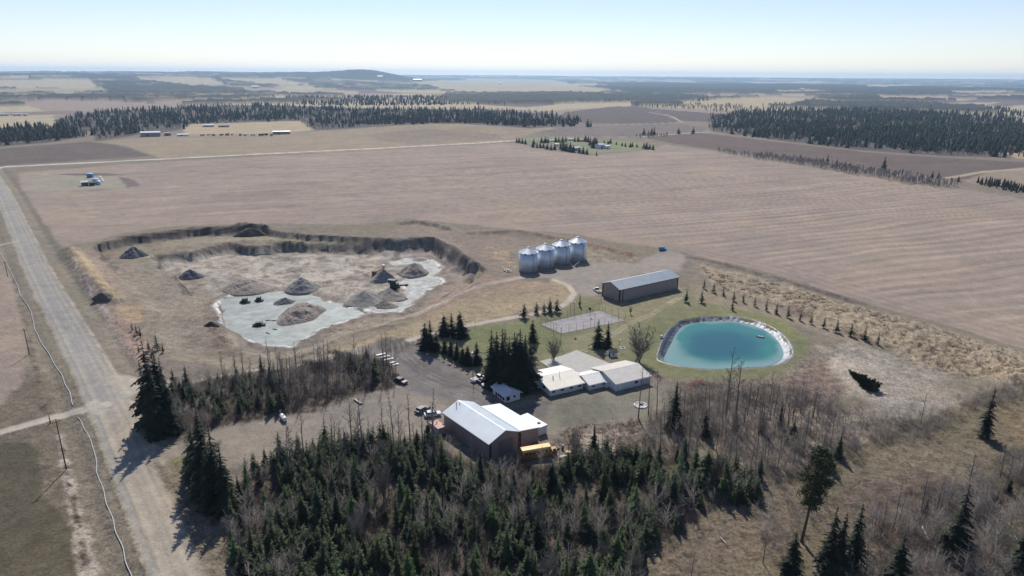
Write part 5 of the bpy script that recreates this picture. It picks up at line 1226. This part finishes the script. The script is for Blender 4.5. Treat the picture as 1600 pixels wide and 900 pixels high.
# ------------------------------------------------------------------ ground things in the yard
g = 'white sheets laid on the ground by the drive'
for i, ((x0, y0), (x1, y1), lab) in enumerate([((588,556),(602,553),'long white metal sheet on the ground, topmost of five'),((594,560),(608,556.5),'long white metal sheet on the ground, second of five'),((599,564),(614,560.5),'long white metal sheet on the ground, middle of five'),((609.5,568),(618,566),'short white metal sheet on the ground, fourth of five'),((614.5,571),(623,569),'short white metal sheet on the ground, lowest of five')]):
    a, b = g3(x0, y0), g3(x1, y1); d = b-a; rr_ = math.atan2(d.y, d.x); o = MB().prism([(-.35, .18), (.35, .18), (.42, .3), (0, .36), (-.42, .3)], 'x', 0, d.to_2d().length).build('metal_sheet', M_WHITE); o.location = a; o.rotation_euler = (0, 0, rr_); tag(o, lab, 'metal sheet', g)
g = 'pale boulders edging the yard drive'
def boulder(px, py, s, lab, m, grp, name='boulder', cat='boulder'):
    v = []; f = []; n = 9; K = 5; q = random.random()*9
    for k in range(K+1):
        t = k/K*math.pi*.9+.15
        for i in range(n):
            a = math.tau*i/n; rr = s*(1+.25*math.sin(i*2.3+k*1.7+q)); v.append((rr*math.sin(t)*math.cos(a), rr*math.sin(t)*math.sin(a)*.8, -rr*math.cos(t)*.65+s*.35))
    for k in range(K):
        for i in range(n): f.append((k*n+i, k*n+(i+1) % n, (k+1)*n+(i+1) % n, (k+1)*n+i))
    f.append(tuple(K*n+i for i in range(n))); o = mesh_obj(name, v, f, m); o.location = g3(px, py); o.rotation_euler = (0, 0, random.random()*6); return tag(o, lab, cat, grp)
mb_ = mat('pale stone', (.52, .48, .43), .9, 0, .2, 2)
bl = [(655,537),(657,545),(668,554),(685,562),(693,566),(702,570),(711,574),(721,578),(730,585)]
for i, (x, y) in enumerate(bl): boulder(x, y, .5 if i != 5 else .75, 'pale boulder on the drive edge, '+ORD[i]+' from the far corner', mb_, g)
p = g3(443, 657); r = thing('white_tank', 'white tank on a skid standing beside the lower drive', 'tank', p, 2.2)
MB().tube((-1.5, 0, .95), (1.5, 0, .95), .6, n=18).build('tank', M_WHITE, r); MB().box(-1.3, 1.3, -.5, .5, .05, .35).build('skid', M_STEEL, r); MB().tube((-.2, 0, 1.4), (-.2, 0, 1.8), .15).build('filler_cap', M_STEEL, r)
p = g3(438, 645); r = thing('white_barrel', 'small upright white barrel behind the tank by the lower drive', 'barrel', p, 0); MB().lathe([(.35, 0), (.38, .5), (.35, 1.)], 14).build('drum', M_WHITE, r); MB().lathe([(.3, 1.), (.2, 1.1)], 12).build('lid', M_STEEL, r)
a, b = g3(554, 625), g3(564, 632); d = b-a; o = MB().prism([(-.4, 0), (.4, 0), (.3, .45), (-.3, .45)], 'x', 0, d.length).build('culvert_pipe', M_STEEL); o.location = a; o.rotation_euler = (0, 0, math.atan2(d.y, d.x)); tag(o, 'dark steel trough lying on the lower drive near the thicket', 'trough')
# trampoline
p = g3(1001, 634); r = thing('fire_pit_ring', 'round pale stone ring on the grass in front of the garage', 'stone ring', p, 0)
for k in range(16): a = k*math.tau/16; MB().box(-.28, .28, -.16, .16, 0, .34).xf(1.75*math.cos(a), 1.75*math.sin(a), 0, a+math.pi/2).build('stone', M_WHITE if k % 3 else M_CONC, r)
MB().lathe([(1.65, .1), (1.6, .14)], 24).build('gravel', M_CONC, r); MB().box(-.2, .7, .2, 1.0, .14, .55).build('grate', M_STEEL, r)
p = g3(972, 544); r = thing('garden_ring', 'small round white edged bed on the lawn right of the playhouse', 'garden bed', p, 0)
MB().lathe([(1.1, 0), (1.1, .25), (.95, .25), (.95, .05)], 20).build('edging', M_WHITE, r); MB().lathe([(.94, .08), (.3, .2)], 14).build('soil', M_DTRIM, r)
boulder(899, 530, .5, 'dark rounded lump on the lawn below the court', M_DTRIM, None, 'tree_stump', 'stump')
# red safety fence
a, b = g3(1076, 604), g3(1098, 598.5); d = b-a; r = thing('safety_fence', 'red plastic safety fence strung in the brush below the pond', 'safety fence', a, math.atan2(d.y, d.x)); Lf = d.length
mr_ = mat('red plastic mesh', (.62, .10, .08), .6, 0, .3, 2)
for k in range(7): MB().box(0, Lf, -.02, .02, .12+k*.17, .21+k*.17).build('net_strand', mr_, r)
for k in range(6): MB().tube((Lf*k/5, 0, 0), (Lf*k/5, 0, 1.35), .04, n=6).build('post', M_WOODP, r)
# boat on the pond
def atw(px, py, z): q = G0(px, py, z); return Vector((q[0], q[1], z))
p = atw(1188, 526.5, WZ); r = thing('rowing_boat', 'small white rowing boat floating on the turquoise pond', 'boat', p, -.5)
def hull(L, W_, H_):
    v = []; f = []; K = 10; sec = [(-1, 1), (-.75, .35), (0, 0), (.75, .35), (1, 1)]
    for k in range(K+1):
        t = k/K*2-1; ww = W_*(1-abs(t)**2.6*(.95 if t > 0 else .35)); 
        for sx, sz in sec: v.append((t*L, sx*ww, sz*H_+(.1*max(t, 0)**2)))
    for k in range(K):
        for j in range(4): f.append((k*5+j, k*5+j+1, (k+1)*5+j+1, (k+1)*5+j))
    f += [(0, 1, 2, 3, 4), tuple(K*5+j for j in range(4, -1, -1))]; return v, f
v, f = hull(1.55, .68, .5); mesh_obj('hull', [(a, b, c-.12) for a, b, c in v], f, M_WHITE, r); MB().box(-1.2, 1.1, -.42, .42, .02, .08).build('floor', M_STEEL, r)
for x_ in (-.6, .4): MB().box(x_-.14, x_+.14, -.6, .6, .26, .31).build('seat', M_WHITE, r)
p = g3(1033.5, 528); r = thing('pump_box', 'white pump box on the left rim of the pond', 'pump box', p+Vector((0, 0, .2)), .9); MB().box(-.5, .5, -.4, .4, 0, .7).build('box', M_WHITE, r); MB().box(-.55, .55, -.45, .45, .7, .78).build('lid', M_CONC, r)
p = g3(1034, 391.5); r = thing('blue_tank', 'small blue tank on the bare ground behind the brown shed', 'tank', p, .2); MB().tube((-1.6, 0, 1.15), (1.4, 0, 1.15), .95, n=20).build('tank', M_BLUE, r); MB().box(-1.4, 1.4, -.7, .7, 0, .4).build('skid', M_STEEL, r); MB().box(1.2, 2.6, -.5, .5, 0, 1.).build('pump', M_BLUE, r)

# ------------------------------------------------------------------ court fence, hoops, lamp poles
r = thing('court_fence', 'tall chain link fence round the grey sports court', 'fence', (CTW[0][0], CTW[0][1], 0), 0); O_ = CTW[0]
for e in range(4):
    a, b = CTW[e]-O_, CTW[(e+1) % 4]-O_; L = np.linalg.norm(b-a); n = max(2, int(L/3)); wires = MB()
    for k in range(n): q = a+(b-a)*k/n; MB().tube((q[0], q[1], 0), (q[0], q[1], 3.1), .045, n=6).build('post', M_STEEL, r)
    for z_ in np.linspace(.1, 3.05, 12): wires.tube((a[0], a[1], z_), (b[0], b[1], z_), .010 if z_ < 3 else .035, n=3)
    wires.build('wire_panel', M_STEEL, r)
for (x, y, h_, lab) in ((891,492,5.5,'tall thin lamp pole inside the court, left of the pair'),(897,492,5.5,'tall thin lamp pole inside the court, right of the pair'),(929,512,6,'tall lamp pole on the near side of the court'),(876,540,7,'lamp pole on the lawn between the court and the patio'),(939,477,6,'lamp pole at the far corner of the court'),(967,548,4,'short lamp pole on the lawn left of the pond'),(739,592,9.,'wooden light pole beside the parked pickups'),(865,522,5,'thin lamp pole near the left corner of the court')):
    p = g3(x, y); r = thing('lamp_post', lab, 'lamp post', p, random.random()*6); MB().tube((0, 0, 0), (0, 0, h_), .07 if h_ < 8 else .13, .05, 7).build('pole', M_STEEL if h_ < 8 else M_WOODP, r); MB().box(-.05, .6, -.1, .1, h_-.12, h_).build('lamp_head', M_GALVR, r)
p = g3(922, 494); r = thing('basketball_hoop', 'dark basketball hoop at the far side of the court', 'basketball hoop', p, -.9); MB().tube((0, 0, 0), (0, 0, 3), .07).build('pole', M_BLACK, r); MB().box(-.7, .7, -.3, -.24, 2.6, 3.6).build('backboard', M_BLACK, r); MB().tube((0, -.5, 3), (0, -.5, 3.03), .23, n=12).build('rim', M_RUST, r)
a, b = g3(862, 512), g3(955, 493)
# road side poles
def pole(px, py, ty, lab):
    p = g3(px, py); h_ = hpx(px, py, ty); r = thing('utility_pole', lab, 'utility pole', p, .9); MB().tube((0, 0, -.2), (0, 0, h_), .16, .10, 8).build('pole', M_WOODP, r)
    if h_ > 6: MB().box(-.9, .9, -.06, .06, h_-.8, h_-.68).build('crossarm', M_WOODP, r)
    return p, h_
P1 = pole(104, 735, 655, 'wooden utility pole at the edge of the dark lower left field'); P2 = pole(46, 554, 513, 'wooden utility pole left of the white hose'); P0 = pole(79, 662, 649, 'short leaning post beside the side track')
P3 = pole(12, 432, 408, 'wooden utility pole at the left edge by the upper field')
# white hose in the ditch
def pipe(name, pts, rr, m, lab, cat):
    W_ = WG(pts); W2_ = []
    for i in range(len(W_)-1):
        for k in range(8): W2_.append(W_[i]+(W_[i+1]-W_[i])*k/8)
    W2_ = np.array(W2_+[W_[-1]]); W2_[:, 0] += .18*np.sin(np.arange(len(W2_))*.7)
    z = HF(W2_[:, 0], W2_[:, 1])+.22; mb = MB()
    for i in range(len(W2_)-1): mb.tube((*W2_[i], z[i]), (*W2_[i+1], z[i+1]), rr, n=7)
    o = mb.build(name, m); tag(o, lab, cat); return o
mh = mat('white hose', (.50, .50, .50), .5)
pipe('water_hose', [(-8,380),(2,398),(20,430),(32,460),(50,490),(53,510),(60,528),(75,552),(95,585),(107,610),(115,634)], .10, mh, 'white hose snaking down the roadside ditch above the side track', 'hose')
pipe('water_hose', [(122,653),(135,675),(148,705),(152,738),(165,780),(178,820),(192,860),(206,905),(214,940)], .09, mh, 'white hose running down the ditch below the side track', 'hose')
# field fence along the lane
r = thing('rail_fence', 'long wire fence of thin posts along the lane above the thicket', 'fence', (0, 0, 0), 0)
Wf = WG([(285,603),(345,595),(420,583),(500,566),(560,553)]); prev = None; cnt = 0
for i in range(len(Wf)-1):
    L = np.linalg.norm(Wf[i+1]-Wf[i]); n = int(L/2.4)
    for k in range(n):
        q = Wf[i]+(Wf[i+1]-Wf[i])*k/n; z_ = float(HF(*q)); MB().tube((q[0], q[1], z_-.1), (q[0], q[1], z_+1.3), .06, n=5).build('post', M_WOODP, r)
        if prev is not None: MB().tube((prev[0], prev[1], prev[2]+1.1), (q[0], q[1], z_+1.1), .03, n=4).tube((prev[0], prev[1], prev[2]+.6), (q[0], q[1], z_+.6), .03, n=4).build('rail', M_WOODP, r)
        prev = (q[0], q[1], z_)

# ------------------------------------------------------------------ gravel piles and machines in the pit
def mound(name, lab, cat, cx, bot, hw_px, top, m, sharp=1.0, ry=.9, grp='gravel piles in the pit', rough=.12, n=44, K=16):
    cy = bot-.33*hw_px*ry*.9; p = g3(cx, cy); s = math.hypot(p.x, p.y); mpp = math.hypot(s, CH)/FPX; R_ = hw_px*mpp
    h_ = (cy-top)*mpp/.93; v = []; f = []; q = random.random()*50
    for k in range(K+1):
        t = k/K
        for i in range(n):
            a = math.tau*i/n; e = 1+.30*vn(np.array([math.cos(a)*1.3+q]), np.array([math.sin(a)*1.3]))[0]
            x, y = R_*t*math.cos(a)*e, R_*ry*t*math.sin(a)*e
            z = h_*((1-t)**sharp if sharp >= 1 else (1-t**(1/sharp)))
            z += h_*rough*float(fbm(np.array([x/R_*5+q]), np.array([y/R_*5]), 3)[0])*min(1, (1-t)*3)+(-.45 if k == K else 0)
            v.append((x, y, z))
    for k in range(K):
        for i in range(n): f.append((k*n+i, (k+1)*n+i, (k+1)*n+(i+1) % n, k*n+(i+1) % n))
    o = mesh_obj(name, v, f, m, smooth=False); o.location = p; tag(o, lab, cat, grp); return o
mg = mat('grey gravel', (.22, .21, .195), .95, 0, .18, .8, bump=.08); mgb = mat('brown gravel', (.27, .235, .195), .95, 0, .2, .8, bump=.1); md = mat('dark gravel', (.12, .12, .125), .95, 0, .2, .8, bump=.08)
mrk = mat('pile of stones', (.30, .25, .21), .95, 0, .6, 2.2, bump=.35)
mound('gravel_pile', 'low broad brown gravel pile at the left of the pit floor', 'gravel pile', 382, 460, 35, 437, mgb, .75)
mound('gravel_pile', 'cone shaped grey gravel pile behind the left water', 'gravel pile', 472, 459.5, 28, 435, mg, 1.05, rough=.11)
mound('gravel_pile', 'steep grey cone of gravel beside the rusty conveyor', 'gravel pile', 600, 443.5, 22, 421, mg, 1.05, rough=.11)
mound('gravel_pile', 'rounded grey brown gravel pile ringed by the right water', 'gravel pile', 648, 434, 26, 411, mgb, .85)
mound('gravel_pile', 'small flat grey pile at the far end of the right water', 'gravel pile', 657, 411, 15, 403, mg, .8)
mound('gravel_pile', 'dark tipped gravel cone in front of the green crusher', 'gravel pile', 570, 478, 32, 454, mg, 1.1, rough=.07)
mound('gravel_pile', 'gravel heap directly under the green crusher', 'gravel pile', 609, 470, 28, 451, mgb, .95)
mound('gravel_pile', 'small dark gravel heap nearest the haul track', 'gravel pile', 600, 484, 20, 470, mgb, .9)
mound('stone_pile', 'oval heap of brown stones standing in the left water', 'stone pile', 474, 507, 35, 477, mrk, .55, 1.3, rough=.2)
mound('gravel_pile', 'small dark gravel pile surrounded by the left water', 'gravel pile', 446, 479, 18, 466, md, .9)
mound('gravel_pile', 'dark grey gravel cone on the left bank of the pit', 'gravel pile', 297, 438, 18, 422, md, .95)
mound('gravel_pile', 'dark steep gravel heap under the upper left cliff', 'gravel pile', 209, 404, 17, 388, md, .8)
mound('gravel_pile', 'dark hollowed earth heap on the left bank by the water', 'earth heap', 330, 512, 10, 503, mat('dark earth', (.05, .04, .035), .95), .8)
mound('earth_heap', 'dark soil lump at the end of the upper left bank', 'earth heap', 392, 371, 24, 357, mat('dark soil bank', (.09, .075, .065), .95, 0, .3, .5), .7, .6, grp='dark soil heaps at the pit rim')
mound('earth_heap', 'dark soil end of the orange straw berm', 'earth heap', 161, 470, 14, 459, mat('dark soil bank', (.09, .075, .065)), .7, .8, grp='dark soil heaps at the pit rim')
# crusher
p = g3(617, 459); p.z += 2.4; r = thing('gravel_crusher', 'dark green gravel crusher with conveyors on top of a heap', 'crusher', p, -.3)
MB().box(-1.8, 1.6, -1.2, 1.2, .9, 2.8).build('body', M_GREENM, r); MB().prism([(-1.2, 2.8), (1.2, 2.8), (1.9, 4.4), (-1.9, 4.4)], 'y', -1.3, 1.3).xf(-1.2).build('hopper', M_GREENM, r)
MB().tube((1.2, 0, 1.6), (6.2, 0, 2.6), .42, .35, 8).build('conveyor', M_GREENM, r); MB().box(5.6, 6.8, -.6, .6, 2., 3.).build('conveyor_head', M_GREENM, r)
MB().tube((-1.5, 0, 3), (-4.5, 0, 4.6), .4, .3, 8).build('conveyor', M_GREENM, r)
for sx in (-1.5, 1.3):
    for sy in (-1, 1): MB().tube((sx, sy, -2.6), (sx, sy, 1), .14, n=6).build('leg', M_STEEL, r)
for sy in (-1.3, 1.3): MB().box(-2.2, 2., sy-.25, sy+.25, .0, .9).build('track', M_BLACK, r)
# rusty conveyor
a, b = g3(585, 431), g3(600, 421); r = thing('conveyor', 'rusty orange conveyor lying behind the steep gravel cone', 'conveyor', a, math.atan2((b-a).y, (b-a).x)); Lc = min((b-a).to_2d().length, 14)
MB().box(0, Lc, -.5, .5, 1.2, 1.7).build('belt_frame', M_RUST, r)
for k in range(5): MB().tube((Lc*k/4.2, -.4, 0), (Lc*k/4.2, -.4, 1.3), .1, n=6).tube((Lc*k/4.2, .4, 0), (Lc*k/4.2, .4, 1.3), .1, n=6).build('leg', M_STEEL, r)
MB().box(-1, .8, -1, 1, .2, 2.6).build('feeder', M_RUST, r); MB().box(Lc-1.2, Lc, -.7, .7, 1.7, 2.6).build('motor_cover', M_WHITE, r)
# pump barge and old machines in the water
def machine(px, py, L, lab, name, cat, rz=.3, tall=1.6):
    p = atw(px, py, ZW); r = thing(name, lab, cat, p, rz)
    MB().prism([(-L/2, -.1), (L/2, -.1), (L/2+.3, .6), (-L/2-.3, .6)], 'y', -1., 1.).build('hull', M_BLACK, r)
    MB().box(-L*.28, L*.22, -.8, .8, .6, tall).build('housing', M_GREENM if tall > 1.3 else M_STEEL, r); MB().tube((L*.3, 0, .6), (L*.3, 0, tall+.5), .12).build('exhaust', M_STEEL, r); MB().tube((-L*.45, 0, .8), (-L*.2, 0, 1.), .25).build('intake', M_STEEL, r)
machine(405, 509, 4.6, 'dark barge floating in the middle of the left water', 'pump_barge', 'barge'); machine(383, 473, 4., 'dark excavator hull sunk at the far edge of the left water', 'sunken_machine', 'machine', .1, 2.); machine(405, 470.5, 3.2, 'dark block machine right of the sunken hull in the left water', 'sunken_machine', 'machine', 0., 1.9)
for i, (x, y, lab) in enumerate([(419,501,'thin floating log left of the stone heap'),(428,501.5,'short floating log closest to the stone heap'),(429.5,515,'floating log below the dark barge'),(418,521,'small floating log nearest the lower bank')]):
    p = atw(x, y, ZW); o = MB().tube((-1., 0, .1), (1., .2, .12), .22, .16, 8).build('floating_log', M_WOODP); o.location = p; o.rotation_euler = (0, 0, (.3, 0, -.5, -.7)[i]); tag(o, lab, 'log', 'logs floating in the pit water')
# ------------------------------------------------------------------ wellsite
def tank(px, py, rr, h_, m, lab, name='oil_tank', cat='tank'):
    r = thing(name, lab, cat, g3(px, py), 0); MB().lathe([(rr, 0), (rr, h_)], 20).build('shell', m, r, True); MB().lathe([(rr+.05, h_), (.2, h_+.5)], 20).build('lid', M_GALVR, r); MB().tube((rr*.5, 0, h_), (rr*.5, 0, h_+1.1), .12).build('vent', M_STEEL, r)
def cabin(px, py, L, W_, h_, m, lab, rm, rz=.55, name='utility_shed', cat='shed'):
    r = thing(name, lab, cat, g3(px, py), rz); gable(r, -L/2, -W_/2, L, W_, h_, h_*.3, m, rm, .3); door(r, -L/2+.6, -W_/2, 1., min(2, h_*.8), '-y', M_STEEL); return r
tank(141, 277, 2.6, 3.4, M_BLUE, 'bright blue tank at the back of the wellsite pad'); tank(150, 287, 2.6, 4.2, mat('pale blue tank', (.30, .52, .62), .4), 'pale blue tank at the right of the wellsite pad'); tank(154, 288.5, 1.8, 3., mat('pale blue tank', (.3, .5, .6)), 'smaller pale tank at the far right of the wellsite row')
cabin(133, 290, 5, 4, 3., mat('dark navy siding', (.05, .07, .11), .5), 'dark shed with a pale roof, leftmost on the wellsite pad', M_ROOFB); cabin(143.5, 290, 4, 3.4, 2.6, M_BLACK, 'small black shed in the middle of the wellsite row', M_STEEL)
a, b = g3(156, 276), g3(164, 287); d = b-a; o = MB().tube((0, 0, .5), (min(d.length, 40), 0, .5), .45, n=8).build('white_pipe', M_WHITE); o.location = a; o.rotation_euler = (0, 0, math.atan2(d.y, d.x)); tag(o, 'long white pipe lying at the right of the wellsite pad', 'pipe')
# ------------------------------------------------------------------ far buildings
def fb(px, py, wpx, hpx_, roofm, wallm, lab, depth=.8, rz=.55, name='barn', cat='barn'):
    p = g3(px, py); mpp = math.hypot(p.x, p.y)/FPX; L = wpx*mpp; h_ = hpx_*mpp; r = thing(name, lab, cat, p, rz)
    gable(r, -L/2, -L*depth/2, L, L*depth, h_*.75, min(h_*.5, L*depth*.14), wallm, roofm, .4); door(r, -L*.2, -L*depth/2, min(3., L*.2), h_*.45, '-y', M_STEEL); return r
GRR = mat('pale green roof', (.50, .60, .55), .5)
fb(869,228,6,4,M_WHITE,M_SIDING,'small white shed among trees at the left of the far farmstead', name='white_shed', cat='shed'); fb(900,235,13,6,GRR,M_SIDING,'pale green roofed barn in the middle of the far farmstead',.5); fb(938,232,12,8,mat('blue grey roof', (.33,.36,.45), .6),M_SIDING,'large grey blue house at the far farmstead',.9,name='farm_house',cat='house'); fb(948,232.5,8,6,M_WHITE,M_WHITE,'white block beside the grey blue far house',.8,name='white_shed',cat='shed')
fb(862,221,9,2.5,M_WHITE,M_SIDING,'long low white building behind the far farmstead trees',.3); fb(891,219.5,10,3,M_GALVR,M_SIDING,'long low grey building behind the far barns',.3); fb(909,221,8,2.5,mat('brown roof', (.25,.16,.12)),M_BROWN,'low brown building behind the far grey house',.4)
fb(236,213,24,7,M_ROOFW,M_BROWN,'long white roofed barn beside the wood at far left',.4,.35); fb(286,212.5,14,3,M_WHITE,M_SIDING,'thin white roofed shed right of the far left barn',.4,.3); fb(262,212,8,5,M_BROWN,M_BROWN,'brown shed between trees right of the far left barn',.6)
fb(326,198,14,3,M_GALVR,M_BROWN,'grey roofed long shed in the pale far field',.4,.3); fb(350,198.5,14,3,M_STEEL,M_BROWN,'dark long shed in the pale far field',.3,.3)
fb(412,211,12,3,M_CONC,M_BROWN,'tan roofed low barn at the end of the pale far field',.4,.3); fb(440,209.5,24,5,M_GALVR,M_BROWN,'grey corrugated long barn at the end of the pale far field',.25,.3)
for i, (x, lab) in enumerate([(3,'white farm trailer at the far left edge'),(11,'white farm trailer second from the left edge'),(24,'white farm trailer third from the left edge'),(31,'white farm trailer fourth from the left edge'),(40,'white farm trailer rightmost of the far left row')]): fb(x,181,5,3,M_WHITE,M_WHITE,lab,.5,.3,name='farm_trailer',cat='trailer')
for x, y, w_, h_, lab in ((399,137.5,9,3,'bright white barn on the left far slope'),(594,121.5,8,3,'white barn high on the dark far hill'),(652,127,13,3,'red walled white roofed barn right of the far hill'),(949,158.5,5,2.5,'small white shed leftmost of the far white group'),(957,158.5,6,2.5,'white shed second of the far white group'),(967,158,11,4,'largest white barn of the far white group'),(983,158.5,7,4,'white barn rightmost of the far white group'),(1252,141,7,3,'tiny white building in the blue far woods'),(781,131.5,5,2,'tiny white building on the pale far fields')): fb(x,y,w_,h_,M_WHITE,M_WHITE if 'red' not in lab else M_RUST,lab,.6,.3)
# machinery row at the far left farm
for k in range(12):
    x = 315+k*10+random.uniform(-3, 3); p = g3(x, 212+random.uniform(-1.5, .5)); r = thing('farm_machine', 'rusty farm implement parked in the row beside the pale far field', 'farm machine', p, random.random()*3, 'farm implements parked in a row far left')
    MB().box(-3, 3, -1.2, 1.2, .9, 2.4+random.random()).build('body', random.choice([M_RUST, M_STEEL, M_DTRIM, M_GALVR]), r)
    for sx in (-2, 2):
        for sy in (-1.3, 1.3): MB().tube((sx, sy-.2, .7), (sx, sy+.2, .7), .7, n=12).build('wheel', M_BLACK, r)
# fallen pale logs in the brush
g = 'pale fallen logs in the brush'
for i, ((x0, y0), (x1, y1), lab) in enumerate([((1151,728),(1162,738),'pale fallen log in the brush above the brown clearing'),((1125,842),(1135,853),'pale fallen log lying in the brown clearing'),((1440,825),(1452,850),'white fallen birch in the lower right brush'),((1352,860),(1366,872),'pale fallen log among the bottom spruces'),((1346,895),(1352,887),'short pale log at the bottom edge'),((320,730),(334,775),'long pale dead stem leaning by the biggest spruce'),((1585,840),(1590,850),'pale stub at the right edge')]):
    a, b = g3(x0, y0), g3(x1, y1); d = b-a; o = MB().tube((0, 0, .45), (d.x, d.y, d.z+.6), .11, .05, 7).build('fallen_log', mat('bleached wood', (.5, .46, .42), .8)); o.location = a; tag(o, lab, 'log', g)

# ------------------------------------------------------------------ haze
hm = bpy.data.materials.new('haze'); hm.use_nodes = True; n_ = hm.node_tree.nodes; n_.remove(n_['Principled BSDF'])
pv = n_.new('ShaderNodeVolumePrincipled'); pv.inputs['Color'].default_value = (.51, .75, 1., 1); pv.inputs['Density'].default_value = HAZE_D; pv.inputs['Anisotropy'].default_value = .3
hm.node_tree.links.new(pv.outputs[0], n_['Material Output'].inputs['Volume'])
hz = MB().box(-27000, 27000, -27000, 27000, -60, 240).build('haze', hm); hz['kind'] = 'stuff'; tag(hz, 'thin blue air haze over the whole countryside', 'haze')
